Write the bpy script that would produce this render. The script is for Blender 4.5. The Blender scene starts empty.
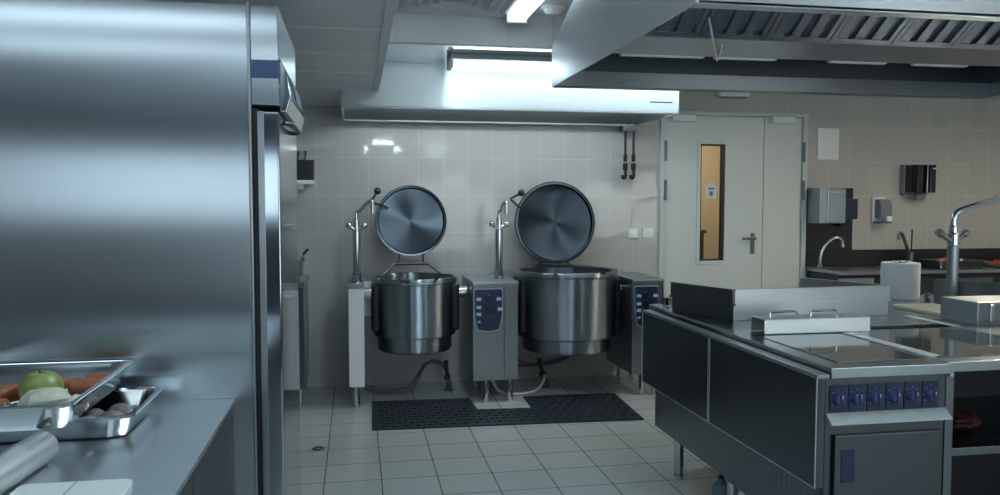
import bpy, bmesh, math, random
from mathutils import Vector, Matrix
random.seed(7)
S = bpy.context.scene
COL = S.collection
PI = math.pi

# ------------------------------------------------------------------ materials
def mat(name, color=(.5, .5, .5), rough=.5, metal=0., **kw):
    m = bpy.data.materials.new(name); m.use_nodes = True
    b = m.node_tree.nodes['Principled BSDF']
    b.inputs['Base Color'].default_value = (*color, 1)
    b.inputs['Roughness'].default_value = rough
    b.inputs['Metallic'].default_value = metal
    for k, v in kw.items():
        b.inputs[k.replace('_', ' ')].default_value = v
    return m

def N(m, t, **kw):
    n = m.node_tree.nodes.new(t)
    for k, v in kw.items(): setattr(n, k, v)
    return n
def L(m, a, b): m.node_tree.links.new(a, b)

def steel(name, color=(.36, .395, .42), rough=.30, grain=2, an=.8, var=.015, spread=None):
    """brushed stainless steel: the grain along one axis spreads reflections across it (anisotropic tangent)"""
    m = mat(name, color, rough, 1.)
    b = m.node_tree.nodes['Principled BSDF']
    b.inputs['Anisotropic'].default_value = an
    g = N(m, 'ShaderNodeNewGeometry')
    if spread:
        t = N(m, 'ShaderNodeCombineXYZ')
        for k in range(3): t.inputs[k].default_value = spread[k]
    else:
        t = N(m, 'ShaderNodeVectorMath', operation='CROSS_PRODUCT'); ax = [0.02, 0.013, 0.017]; ax[grain] = 1.
        L(m, g.outputs['Normal'], t.inputs[0]); t.inputs[1].default_value = ax
    L(m, t.outputs[0], b.inputs['Tangent'])
    big = N(m, 'ShaderNodeTexNoise'); big.inputs['Scale'].default_value = 3.; big.inputs['Detail'].default_value = 5
    L(m, g.outputs['Position'], big.inputs['Vector'])
    mr = N(m, 'ShaderNodeMapRange'); mr.inputs['To Min'].default_value = rough - var; mr.inputs['To Max'].default_value = rough + var
    L(m, big.outputs['Fac'], mr.inputs['Value']); L(m, mr.outputs[0], b.inputs['Roughness'])
    return m

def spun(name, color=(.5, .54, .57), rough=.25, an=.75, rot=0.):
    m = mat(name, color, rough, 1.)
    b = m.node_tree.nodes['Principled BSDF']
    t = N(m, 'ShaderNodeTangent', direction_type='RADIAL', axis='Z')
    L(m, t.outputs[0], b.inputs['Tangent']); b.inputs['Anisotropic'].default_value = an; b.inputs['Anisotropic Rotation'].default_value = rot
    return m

def tiles(name, c1, c2, grout, w, h, ax, rough, off=(0, 0), gap=.003, jit=.008, spec=.5, gr_rough=.6):
    """square-set tiles in world space; ax = the two world axes the tiling runs along"""
    m = mat(name, c1, rough); b = m.node_tree.nodes['Principled BSDF']
    b.inputs['Specular IOR Level'].default_value = spec
    g = N(m, 'ShaderNodeNewGeometry'); sp = N(m, 'ShaderNodeSeparateXYZ'); L(m, g.outputs['Position'], sp.inputs[0])
    def lin(o, k, s):
        a = N(m, 'ShaderNodeMath', operation='SUBTRACT'); a.inputs[1].default_value = s; L(m, o, a.inputs[0])
        d = N(m, 'ShaderNodeMath', operation='DIVIDE'); d.inputs[1].default_value = k; L(m, a.outputs[0], d.inputs[0]); return d.outputs[0]
    u = lin(sp.outputs[ax[0]], w, off[0]); v = lin(sp.outputs[ax[1]], h, off[1])
    def edge(o, size):
        f = N(m, 'ShaderNodeMath', operation='FRACT'); L(m, o, f.inputs[0])
        a = N(m, 'ShaderNodeMath', operation='SUBTRACT'); a.inputs[1].default_value = .5; L(m, f.outputs[0], a.inputs[0])
        c = N(m, 'ShaderNodeMath', operation='ABSOLUTE'); L(m, a.outputs[0], c.inputs[0])
        d = N(m, 'ShaderNodeMath', operation='GREATER_THAN'); d.inputs[1].default_value = .5 - gap / size / 2 * 1.0; L(m, c.outputs[0], d.inputs[0]); return d.outputs[0]
    mx = N(m, 'ShaderNodeMath', operation='MAXIMUM'); L(m, edge(u, w), mx.inputs[0]); L(m, edge(v, h), mx.inputs[1])
    fl = []
    for o in (u, v):
        f = N(m, 'ShaderNodeMath', operation='FLOOR'); L(m, o, f.inputs[0]); fl.append(f.outputs[0])
    cb = N(m, 'ShaderNodeCombineXYZ'); L(m, fl[0], cb.inputs[0]); L(m, fl[1], cb.inputs[1])
    wn = N(m, 'ShaderNodeTexWhiteNoise', noise_dimensions='3D'); L(m, cb.outputs[0], wn.inputs['Vector'])
    cl = N(m, 'ShaderNodeMix', data_type='RGBA'); cl.inputs[6].default_value = (*c1, 1); cl.inputs[7].default_value = (*c2, 1); L(m, wn.outputs['Value'], cl.inputs[0])
    cg = N(m, 'ShaderNodeMix', data_type='RGBA'); L(m, mx.outputs[0], cg.inputs[0]); L(m, cl.outputs[2], cg.inputs[6]); cg.inputs[7].default_value = (*grout, 1)
    L(m, cg.outputs[2], b.inputs['Base Color'])
    rr = N(m, 'ShaderNodeMapRange'); rr.inputs['To Min'].default_value = rough; rr.inputs['To Max'].default_value = gr_rough; L(m, mx.outputs[0], rr.inputs['Value']); L(m, rr.outputs[0], b.inputs['Roughness'])
    sub = N(m, 'ShaderNodeVectorMath', operation='SUBTRACT'); sub.inputs[1].default_value = (.5, .5, .5); L(m, wn.outputs['Color'], sub.inputs[0])
    sc = N(m, 'ShaderNodeVectorMath', operation='SCALE'); sc.inputs['Scale'].default_value = jit * 2; L(m, sub.outputs[0], sc.inputs[0])
    ad = N(m, 'ShaderNodeVectorMath', operation='ADD'); L(m, sc.outputs[0], ad.inputs[0]); L(m, g.outputs['Normal'], ad.inputs[1])
    nn = N(m, 'ShaderNodeVectorMath', operation='NORMALIZE'); L(m, ad.outputs[0], nn.inputs[0])
    ns = N(m, 'ShaderNodeTexNoise'); ns.inputs['Scale'].default_value = 9.; L(m, g.outputs['Position'], ns.inputs['Vector'])
    bp = N(m, 'ShaderNodeBump'); bp.inputs['Strength'].default_value = .008; bp.inputs['Distance'].default_value = .02
    L(m, ns.outputs['Fac'], bp.inputs['Height']); L(m, nn.outputs[0], bp.inputs['Normal']); L(m, bp.outputs[0], b.inputs['Normal'])
    return m

def emis(name, color, strength):
    m = mat(name, (.8, .8, .8), .5); b = m.node_tree.nodes['Principled BSDF']
    b.inputs['Emission Color'].default_value = (*color, 1); b.inputs['Emission Strength'].default_value = strength
    return m

def mottled(name, c1, c2, scale, rough, bump=.0, **kw):
    m = mat(name, c1, rough, **kw); b = m.node_tree.nodes['Principled BSDF']
    g = N(m, 'ShaderNodeNewGeometry'); n = N(m, 'ShaderNodeTexNoise'); n.inputs['Scale'].default_value = scale; n.inputs['Detail'].default_value = 6
    L(m, g.outputs['Position'], n.inputs['Vector'])
    r = N(m, 'ShaderNodeMapRange'); r.inputs['From Min'].default_value = .3; r.inputs['From Max'].default_value = .7; L(m, n.outputs['Fac'], r.inputs['Value'])
    c = N(m, 'ShaderNodeMix', data_type='RGBA'); c.inputs[6].default_value = (*c1, 1); c.inputs[7].default_value = (*c2, 1)
    L(m, r.outputs[0], c.inputs[0]); L(m, c.outputs[2], b.inputs['Base Color'])
    if bump:
        bp = N(m, 'ShaderNodeBump'); bp.inputs['Strength'].default_value = bump; bp.inputs['Distance'].default_value = .01
        L(m, n.outputs['Fac'], bp.inputs['Height']); L(m, bp.outputs[0], b.inputs['Normal'])
    return m

COOL = (.76, .92, 1.0)
M = dict(
    steel_v=steel('brushed_steel_vertical', rough=.34, grain=2),
    steel_x=steel('brushed_steel_across', grain=0),
    steel_y=steel('brushed_steel_lengthwise', grain=1),
    fridge=steel('refrigerator_steel', (.46, .51, .555), .232, 2, 1., .015),
    fridge_door=steel('refrigerator_door_steel', (.40, .44, .48), .10, 2, .4, .02),
    table=steel('worktop_steel', (.70, .75, .78), .27, 0, .75, .012, spread=(0, 1, 0)),
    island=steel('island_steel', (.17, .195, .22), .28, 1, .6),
    range_front=steel('range_front_steel', (.095, .11, .122), .30, 0, .5),  # island steel darkened to imitate dim surroundings mirrored in the front
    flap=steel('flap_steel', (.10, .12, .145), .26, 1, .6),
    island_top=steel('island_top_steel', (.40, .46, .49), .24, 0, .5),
    hood=steel('hood_steel', (.55, .60, .63), .27, 1, .6, .012),
    hood_x=steel('canopy_steel', (.66, .72, .74), .42, 0, .9, .012),
    grey_metal=mat('grey_metal', (.55, .60, .62), .4),
    galv=mat('galvanised_lining', (.34, .385, .395), .5, .5),
    guard=steel('satin_steel', (.68, .74, .76), .38, 0, .5, .012),
    white_face=steel('bright_satin_steel', (.86, .90, .91), .42, 2, .5, .03),
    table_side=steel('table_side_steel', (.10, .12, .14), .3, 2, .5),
    knob=mat('knob_blue', (.045, .06, .16), .25),
    kettle=steel('kettle_steel', (.34, .395, .44), .29, 2, 1., .02, spread=(.03, .02, 1)),
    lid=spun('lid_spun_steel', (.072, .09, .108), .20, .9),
    pan=mat('pan_steel', (.58, .62, .64), .14, 1.),
    chrome=mat('chrome', (.62, .66, .69), .10, 1.),
    dark_steel=mat('dark_steel', (.16, .18, .20), .35, 1.),
    filt=steel('filter_steel', (.34, .38, .46), .34, 2, .5),
    white_panel=mat('white_enamel', (.90, .94, .96), .28),
    ledge=mat('ledge_grey', (.56, .61, .63), .5, .2),  # pale grey imitates ceiling light caught on the steel ledge
    white=mat('white_plastic', (.90, .93, .94), .4),
    grey_plastic=mat('grey_plastic', (.22, .25, .29), .4),
    black=mat('black_rubber', (.012, .013, .016), .45),
    black_gloss=mat('black_gloss_plastic', (.010, .011, .014), .15),
    navy=mat('navy_panel', (.014, .028, .080), .3),
    navy_deep=mat('navy_deep', (.006, .010, .045), .3),
    stripe=mat('blue_grey_stripe', (.055, .10, .22), .3),
    led=mat('pale_button', (.55, .62, .75), .4),
    glass_top=mat('ceramic_glass', (.10, .11, .115), .06, 0., Specular_IOR_Level=.9),
    door=mat('door_paint', (.66, .715, .705), .38),
    frame=mat('door_frame_paint', (.60, .655, .645), .4),
    tan=mat('tan_paint', (.50, .41, .27), .6),
    brown=mat('brown_wood', (.045, .030, .022), .5),
    ceil=mat('ceiling_white', (.66, .70, .72), .5),
    bulk=mat('bulkhead_white', (.68, .71, .74), .5),
    soffit_metal=mat('ceiling_metal', (.66, .71, .74), .09, .85),
    wall_paint=mat('painted_wall', (.13, .15, .18), .5),
    wall_tile=tiles('wall_tiles', (.50, .50, .48), (.53, .525, .50), (.62, .63, .62), .2, .3, (0, 2), .05, (.10, 1.52), .0035, .010),
    side_tile=tiles('side_wall_tiles', (.50, .50, .48), (.53, .525, .50), (.62, .63, .62), .2, .3, (1, 2), .05, (.10, 1.52), .0035, .010),
    floor=tiles('floor_tiles', (.45, .48, .465), (.48, .505, .49), (.06, .068, .072), .296, .281, (0, 1), .30, (.12, 3.922), .006, .004),
    drop=tiles('dropped_ceiling_panels', (.60, .65, .70), (.62, .67, .72), (.95, .97, 1.), .6, .6, (0, 1), .28, (.15, 3.6), .03, .003),
    dark_splash=mat('dark_splashback', (.018, .019, .022), .3),
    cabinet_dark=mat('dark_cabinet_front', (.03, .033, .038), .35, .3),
    mat_rubber=mottled('mat_rubber', (.012, .021, .034), (.020, .033, .050), 40, .42, .1),
    mat_hole=mat('mat_hole_black', (.004, .004, .006), .8),
    paper=mat('paper', (.72, .76, .84), .8),
    paper_white=mat('paper_white', (.72, .76, .76), .7),
    board=mat('chopping_board', (.62, .68, .67), .45),
    cream=mat('cream_board', (.62, .62, .54), .45),
    foil=mat('foil', (.70, .72, .72), .36, 1.),
    apple=mottled('apple_skin', (.17, .24, .05), (.28, .33, .10), 30, .35),
    carrot=mottled('carrot_orange', (.34, .11, .055), (.26, .08, .045), 40, .5, .2),
    turnip=mottled('pale_turnip', (.62, .62, .52), (.46, .50, .40), 35, .55, .3),
    greens=mottled('leaf_green', (.06, .13, .07), (.20, .26, .18), 60, .6, .5),
    mushroom=mottled('mushroom_grey', (.15, .125, .13), (.30, .26, .26), 50, .6, .6),
    meat=mottled('red_meat', (.42, .055, .035), (.50, .16, .10), 60, .5, .6),
    red=mat('dark_red_cloth', (.05, .006, .012), .6),
    maroon=mat('maroon_cloth', (.02, .008, .008), .7),
    hose=mat('grey_hose', (.16, .18, .20), .45),
    trap=mat('translucent_trap', (.40, .50, .60), .2, 0., Transmission_Weight=.5),
    glass=mat('pane_glass', (.95, .97, .95), .02, 0., Transmission_Weight=1., IOR=1.2),
    tube=emis('tube_light', COOL, 1.1),
    tube_short=emis('tube_light_short', COOL, 22.),
    panel=emis('panel_light', COOL, 1.25),
    recess=emis('recess_light', COOL, 4.),
    daylight_1=emis('daylight_left', (.72, .90, 1.), .95),
    daylight_2=emis('daylight_middle', (.82, .95, 1.), .95),
    daylight_3=emis('daylight_right', (.88, .97, 1.), 1.0),
    hood_tube=emis('hood_tube', (.86, .95, 1.), 11.),
    tube_aisle=emis('tube_light_aisle', COOL, 21.),
    tube_warm=emis('tube_light_warm', (1., .87, .68), 30.),
    warm=emis('warm_light', (1., .86, .68), 22.),
)

# ------------------------------------------------------------------ mesh helpers
def B(): return bmesh.new()

def box(bm, x0, x1, y0, y1, z0, z1, bev=0., seg=2):
    t = bmesh.new()
    bmesh.ops.create_cube(t, size=1)
    for v in t.verts:
        v.co = Vector((x0 + (v.co.x + .5) * (x1 - x0), y0 + (v.co.y + .5) * (y1 - y0), z0 + (v.co.z + .5) * (z1 - z0)))
    if bev: bmesh.ops.bevel(t, geom=list(t.edges), offset=bev, segments=seg, affect='EDGES', profile=.5)
    return join(bm, t)

def join(bm, t, mtx=None):
    me = bpy.data.meshes.new('t'); t.to_mesh(me); t.free()
    if mtx: me.transform(mtx)
    bm.from_mesh(me); bpy.data.meshes.remove(me); return bm

def prism(bm, poly, axis, a0, a1, bev=0.):
    """poly: 2D points in the two remaining axes (order x,y,z), extruded along axis"""
    t = bmesh.new()
    def mk(p, a):
        c = list(p); c.insert(axis, a); return t.verts.new(c)
    lo = [mk(p, a0) for p in poly]; hi = [mk(p, a1) for p in poly]; n = len(poly)
    t.faces.new(lo[::-1]); t.faces.new(hi)
    for i in range(n): t.faces.new((lo[i], lo[(i + 1) % n], hi[(i + 1) % n], hi[i]))
    bmesh.ops.recalc_face_normals(t, faces=t.faces)
    if bev: bmesh.ops.bevel(t, geom=list(t.edges), offset=bev, segments=2, affect='EDGES', profile=.5)
    return join(bm, t)

def frame_at(d):
    d = Vector(d).normalized(); u = Vector((0, 0, 1)) if abs(d.z) < .9 else Vector((1, 0, 0))
    a = d.cross(u).normalized(); return a, d.cross(a).normalized()

def smooth_path(pts, k=6):
    P = [Vector(p) for p in pts]
    if len(P) < 3: return P
    out = []
    for i in range(len(P) - 1):
        p0 = P[max(i - 1, 0)]; p1 = P[i]; p2 = P[i + 1]; p3 = P[min(i + 2, len(P) - 1)]
        for j in range(k):
            t = j / k
            out.append(.5 * ((2 * p1) + (p2 - p0) * t + (2 * p0 - 5 * p1 + 4 * p2 - p3) * t * t + (3 * p1 - p0 - 3 * p2 + p3) * t ** 3))
    out.append(P[-1]); return out

def tube(bm, pts, r, n=10, sm=0):
    P = smooth_path(pts, sm) if sm else [Vector(p) for p in pts]
    R = r if isinstance(r, (list, tuple)) else [r] * len(P)
    if len(R) != len(P): R = [R[0] + (R[-1] - R[0]) * i / (len(P) - 1) for i in range(len(P))]
    t = bmesh.new(); rings = []; a = None
    for i, p in enumerate(P):
        d = (P[min(i + 1, len(P) - 1)] - P[max(i - 1, 0)]).normalized()
        if a is None: a, _ = frame_at(d)
        a = (a - d * a.dot(d)).normalized(); b = d.cross(a)
        k = 1.
        if 0 < i < len(P) - 1:
            c = (P[i] - P[i - 1]).normalized().dot(d); k = 1 / max(c, .6)
        rings.append([t.verts.new(p + (a * math.cos(2 * PI * j / n) + b * math.sin(2 * PI * j / n)) * R[i]) for j in range(n)])
    for i in range(len(rings) - 1):
        for j in range(n): t.faces.new((rings[i][j], rings[i][(j + 1) % n], rings[i + 1][(j + 1) % n], rings[i + 1][j]))
    t.faces.new(rings[0][::-1]); t.faces.new(rings[-1])
    bmesh.ops.recalc_face_normals(t, faces=t.faces)
    return join(bm, t)

def cyl(bm, p0, p1, r, n=24, r1=None, bev=0.):
    p0 = Vector(p0); p1 = Vector(p1); r1 = r if r1 is None else r1
    if bev:
        h = (p1 - p0).length; d = (p1 - p0) / h
        return tube(bm, [p0, p0 + d * bev, p1 - d * bev, p1], [r - bev, r, r1, r1 - bev], n)
    return tube(bm, [p0, p1], [r, r1], n)

def lathe(bm, prof, c=(0, 0, 0), n=40, mtx=None):
    t = bmesh.new(); rings = []
    for r, z in prof:
        if r < 1e-6: rings.append([t.verts.new((0, 0, z))])
        else: rings.append([t.verts.new((r * math.cos(2 * PI * j / n), r * math.sin(2 * PI * j / n), z)) for j in range(n)])
    for a, b in zip(rings, rings[1:]):
        for j in range(n):
            k = (j + 1) % n
            q = [a[j % len(a)], a[k % len(a)], b[k % len(b)], b[j % len(b)]]
            q = [v for i, v in enumerate(q) if v not in q[:i]]
            if len(q) > 2: t.faces.new(q)
    bmesh.ops.recalc_face_normals(t, faces=t.faces)
    return join(bm, t, (mtx or Matrix.Translation(c)))

def rring(cx, cy, w, d, r, n=6):
    out = []
    for sx, sy, a0 in ((1, 1, 0), (-1, 1, PI / 2), (-1, -1, PI), (1, -1, 3 * PI / 2)):
        for i in range(n + 1):
            a = a0 + PI / 2 * i / n
            out.append((cx + sx * (w / 2 - r) + r * math.cos(a), cy + sy * (d / 2 - r) + r * math.sin(a)))
    return out

def loft(bm, rings, cap0=True, cap1=True):
    t = bmesh.new(); R = [[t.verts.new(p) for p in r] for r in rings]; n = len(R[0])
    for a, b in zip(R, R[1:]):
        for j in range(n): t.faces.new((a[j], a[(j + 1) % n], b[(j + 1) % n], b[j]))
    if cap0: t.faces.new(R[0][::-1])
    if cap1: t.faces.new(R[-1])
    bmesh.ops.recalc_face_normals(t, faces=t.faces)
    return join(bm, t)

def ball(bm, c, r, sx=1, sy=1, sz=1, u=20, v=12, noise=0., freq=1.):
    t = bmesh.new(); bmesh.ops.create_uvsphere(t, u_segments=u, v_segments=v, radius=1)
    from mathutils import noise as nz
    for q in t.verts:
        k = 1 + noise * nz.noise(q.co * freq + Vector(c) * 17)
        q.co = Vector((c[0] + q.co.x * r * sx * k, c[1] + q.co.y * r * sy * k, c[2] + q.co.z * r * sz * k))
    return join(bm, t)

def obj(name, bm, m, parent=None, mtx=None, ang=32):
    """link one bmesh (world coordinates, or local ones placed by mtx) as ONE object with its origin at its base"""
    bmesh.ops.remove_doubles(bm, verts=bm.verts, dist=1e-6)
    for f in bm.faces: f.smooth = True
    for e in bm.edges:
        if len(e.link_faces) != 2 or e.calc_face_angle(0) > math.radians(ang): e.smooth = False
    me = bpy.data.meshes.new(name); bm.to_mesh(me); bm.free()
    o = bpy.data.objects.new(name, me)
    for x in (m if isinstance(m, (list, tuple)) else [m]): me.materials.append(M[x] if isinstance(x, str) else x)
    COL.objects.link(o)
    wn = o.modifiers.new('weighted_normals', 'WEIGHTED_NORMAL'); wn.mode = 'FACE_AREA'; wn.weight = 100; wn.keep_sharp = True
    if mtx is None:
        xs = [v.co for v in me.vertices]
        lo = [min(v[i] for v in xs) for i in range(3)]; hi = [max(v[i] for v in xs) for i in range(3)]
        c = Vector(((lo[0] + hi[0]) / 2, (lo[1] + hi[1]) / 2, lo[2]))
        me.transform(Matrix.Translation(-c)); mtx = Matrix.Translation(c)
    if parent:
        o.parent = parent; bpy.context.view_layer.update()
        o.matrix_parent_inverse = parent.matrix_world.inverted()
    o.matrix_basis = mtx
    return o

def tag(o, label, cat, group=None, kind=None):
    o['label'] = label; o['category'] = cat
    if group: o['group'] = group
    if kind: o['kind'] = kind
    return o
def thing(name, label, cat, loc, group=None):
    o = bpy.data.objects.new(name, None); o.empty_display_size = .1; COL.objects.link(o); o.location = loc
    return tag(o, label, cat, group)
def struct(name, bm, m, parent=None):
    o = obj(name, bm, m, parent)
    if not parent: o['kind'] = 'structure'
    return o
def dup(root, delta, label=None):
    r = root.copy(); COL.objects.link(r); r.location = root.location + Vector(delta)
    if label: r['label'] = label
    for ch in list(root.children):
        c = ch.copy(); COL.objects.link(c); c.parent = r
        for g in ch.children:
            d = g.copy(); COL.objects.link(d); d.parent = c
    return r

# ------------------------------------------------------------------ camera
YAW = math.atan(144 / 800); PITCH = math.atan(44.5 / 800)
cam = bpy.data.cameras.new('camera'); co = bpy.data.objects.new('camera', cam); COL.objects.link(co)
cam.sensor_width = 36; cam.lens = 28.8; cam.clip_start = .05
co.location = (0, 0, 1.46); co.rotation_euler = (PI / 2 - PITCH, 0, -YAW)
S.camera = co

# ------------------------------------------------------------------ room
WY = 6.45; XL = -3.2; XR = 6.7; YB = -2.2; ZC = 2.59; ZM = 2.40
b = B(); box(b, XL - .15, XR + .15, YB - .15, 8.1, -.1, 0); struct('floor', b, 'floor')
# back wall with the door opening X 2.53..3.88, Z 0..2.225
b = B(); box(b, XL - .15, 2.53, WY, WY + .15, 0, 2.75); box(b, 3.88, XR + .15, WY, WY + .15, 0, 2.75); box(b, 2.53, 3.88, WY, WY + .15, 2.235, 2.75)
struct('wall_back', b, 'wall_tile')
b = B(); box(b, XL - .15, XL, YB, WY, 0, 2.75); struct('wall_left', b, 'side_tile')
b = B(); box(b, XR, XR + .15, YB, WY, 0, 2.75); struct('wall_right', b, 'side_tile')
WZ1 = 1.92; WIN = [(-2.5, -.50, 1.30), (.75, 2.75, .55), (3.7, 6.2, .55)]  # unseen windows; middle and right ones added to light the walls
b = B(); box(b, XL - .15, XR + .15, YB - .15, YB, WZ1, 2.75)
for x0, x1, z0 in WIN: box(b, x0, x1, YB - .15, YB, 0, z0)
xe = [XL - .15] + [v for w_ in WIN for v in w_[:2]] + [XR + .15]
for i in range(0, len(xe), 2): box(b, xe[i], xe[i + 1], YB - .15, YB, 0, WZ1)
struct('wall_front', b, 'wall_paint')
for i, (x0, x1, WZ0) in enumerate(WIN):
    wd = bpy.data.objects.new('window_%d' % (i + 1), None); COL.objects.link(wd); wd.location = ((x0 + x1) / 2, YB, WZ0); wd['kind'] = 'structure'
    b = B(); n = 3
    for z0, z1 in ((WZ0, WZ0 + .05), (WZ1 - .05, WZ1)): box(b, x0, x1, YB - .10, YB - .03, z0, z1, .004)
    for k in range(n + 1):
        xx = x0 + .025 + (x1 - x0 - .05) * k / n; box(b, xx - .025, xx + .025, YB - .10, YB - .03, WZ0 + .05, WZ1 - .05, .004)
    obj('window_frame', b, 'white', wd)
    for k in range(n):
        xa = x0 + .025 + (x1 - x0 - .05) * k / n; xb = x0 + .025 + (x1 - x0 - .05) * (k + 1) / n
        b = B(); box(b, xa + .025, xb - .025, YB - .075, YB - .065, WZ0 + .05, WZ1 - .05); obj('frosted_pane', b, 'daylight_%d' % (i + 1), wd)
    b = B(); box(b, x0 - .03, x1 + .03, YB - .03, YB + .06, WZ0 - .03, WZ0, .004); obj('window_sill', b, 'white', wd)
# upper ceiling, lower metal ceiling before the canopy, bulkhead between them, dropped panel ceiling at left
b = B(); box(b, .15, XR, YB, 4.75, ZC, ZC + .16); struct('ceiling', b, 'ceil')
b = B(); box(b, .15, XR, 4.80, WY, ZM, ZM + .2); struct('trim_1', b, 'soffit_metal')
b = B()
xs = [.15, .235, .828, .90, 1.185, 2.4, 3.6, 4.8, XR]
for i in range(len(xs) - 1): box(b, xs[i] + .003, xs[i + 1] - .003, 4.745, 4.80, ZM - .004, ZC, .002)
box(b, .15, XR, 4.752, 4.80, ZM, ZC); struct('trim_2', b, 'bulk')
b = B(); box(b, XL, .15, YB, 5.44, 2.22, ZC + .1); box(b, XL, -.10, 5.44, WY, 2.22, ZC + .1); struct('trim_3', b, 'drop')
b = B(); box(b, .15, .158, YB, 5.45, 2.212, 2.60); box(b, .118, .158, YB, 5.45, 2.207, 2.2195); box(b, -.1, .158, 5.44, 5.45, 2.207, 2.27)
struct('trim_4', b, 'bulk')
# corridor seen through the door glass
b = B(); box(b, 1.8, 4.9, 7.95, 8.1, 0, 2.6); struct('wall_corridor', b, 'tan')
b = B(); box(b, 1.65, 1.8, WY + .15, 8.1, 0, 2.6); struct('wall_corridor_left', b, 'tan')
b = B(); box(b, 4.9, 5.05, WY + .15, 8.1, 0, 2.6); struct('wall_corridor_right', b, 'tan')
b = B(); box(b, 1.65, 5.05, WY + .15, 8.1, 2.5, 2.6); struct('ceiling_corridor', b, 'ceil')

# double door
d = bpy.data.objects.new('door_1', None); COL.objects.link(d); d.location = (3.2, WY, 0); d['kind'] = 'structure'
b = B(); box(b, 2.53, 2.572, WY - .03, WY + .13, 0, 2.235, .003); box(b, 3.838, 3.88, WY - .03, WY + .13, 0, 2.235, .003); box(b, 2.572, 3.838, WY - .03, WY + .13, 2.203, 2.235, .003)
obj('door_frame', b, 'frame', d)
gx0, gx1, gz0, gz1 = 2.895, 3.118, .965, 1.962
b = B(); y0, y1 = WY - .012, WY + .04
box(b, 2.577, gx0, y0, y1, .008, 2.198); box(b, gx1, 3.474, y0, y1, .008, 2.198); box(b, gx0, gx1, y0, y1, .008, gz0); box(b, gx0, gx1, y0, y1, gz1, 2.198)
leaf = obj('door_leaf', b, 'door', d)
b = B(); f = .032
box(b, gx0 - f, gx0, y0 - .010, y0 + .002, gz0 - f, gz1 + f, .003); box(b, gx1, gx1 + f, y0 - .010, y0 + .002, gz0 - f, gz1 + f, .003)
box(b, gx0, gx1, y0 - .010, y0 + .002, gz1, gz1 + f, .003); box(b, gx0, gx1, y0 - .010, y0 + .002, gz0 - f, gz0, .003)
obj('glazing_bead', b, 'door', leaf)
b = B(); box(b, gx0, gx0 + .012, y0 + .002, y1, gz0, gz1); box(b, gx1 - .022, gx1, y0 + .002, y1, gz0, gz1); box(b, gx0, gx1, y0 + .002, y1, gz1 - .014, gz1); box(b, gx0, gx1, y0 + .002, y1, gz0, gz0 + .012)
obj('gasket', b, 'black', leaf)
b = B(); box(b, gx0 + .012, gx1 - .022, WY + .010, WY + .018, gz0 + .012, gz1 - .014); obj('glass_pane', b, 'glass', leaf)
b = B(); box(b, 3.365, 3.40, y0 - .012, y0, 1.02, 1.20, .004); cyl(b, (3.382, y0 - .01, 1.155), (3.382, y0 - .06, 1.155), .011, 16); tube(b, [(3.382, y0 - .055, 1.155), (3.355, y0 - .058, 1.155), (3.265, y0 - .055, 1.155)], .011, 12); cyl(b, (3.382, y0 - .012, 1.075), (3.382, y0 - .02, 1.075), .011, 16)
obj('door_handle', b, 'dark_steel', leaf)
b = B(); box(b, 3.480, 3.833, y0, y1, .008, 2.198, .002); leaf2 = obj('door_leaf', b, 'door', d)
for X, p in ((2.572, leaf), (3.842, leaf2)):
    for z in (1.90, 1.57):
        b = B(); cyl(b, (X, WY - .04, z - .085), (X, WY - .04, z + .085), .011, 14); obj('hinge', b, 'dark_steel', p)
for X, p in ((2.62, leaf), (3.53, leaf2)):
    b = B(); box(b, X, X + .21, y0 - .055, y0, 2.148, 2.20, .006); obj('door_closer', b, 'white', p)
# skirting of the tiled wall
b = B(); box(b, XL, 2.53, WY - .006, WY, 0, .012); struct('baseboard_back', b, 'wall_tile')

# notice on the door glass, things in the corridor
b = B(); prism(b, [(2.955, 1.50), (3.055, 1.50), (3.055, 1.595), (3.035, 1.615), (3.030, 1.64), (2.980, 1.64), (2.975, 1.615), (2.955, 1.595)], 1, WY + .006, WY + .0095)
nt = obj('notice', b, 'paper_white'); tag(nt, 'small white paper notice stuck on the door glass', 'notice')
b = B(); box(b, 2.975, 3.035, WY + .0052, WY + .006, 1.575, 1.59); box(b, 2.99, 3.02, WY + .0052, WY + .006, 1.52, 1.56); obj('printed_pictogram', b, 'hose', nt)
t = thing('corridor_cabinet', 'dark brown cabinet standing in the corridor behind the door glass', 'cabinet', (3.2, 7.7, 0))
b = B(); box(b, 2.9, 3.42, 7.5, 7.94, .05, 1.16, .006); obj('cabinet_body', b, 'brown', t)
b = B(); box(b, 2.88, 3.44, 7.48, 7.945, 1.16, 1.19, .004); obj('cabinet_top', b, 'brown', t)
b = B(); box(b, 2.92, 3.40, 7.53, 7.93, 0, .05); obj('plinth', b, 'black', t)
t = thing('corridor_light', 'round ceiling light in the corridor behind the door', 'ceiling light', (3.0, 7.3, 2.5))  # lamp added out of view to light the corridor wall
b = B(); cyl(b, (3.0, 7.3, 2.5), (3.0, 7.3, 2.47), .2, 32); obj('lamp_base', b, 'white', t)
b = B(); lathe(b, [(0, -.06), (.10, -.052), (.18, -.02), (.185, 0)], (3.0, 7.3, 2.47), 32); obj('lamp_diffuser', b, 'warm', t)

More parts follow.
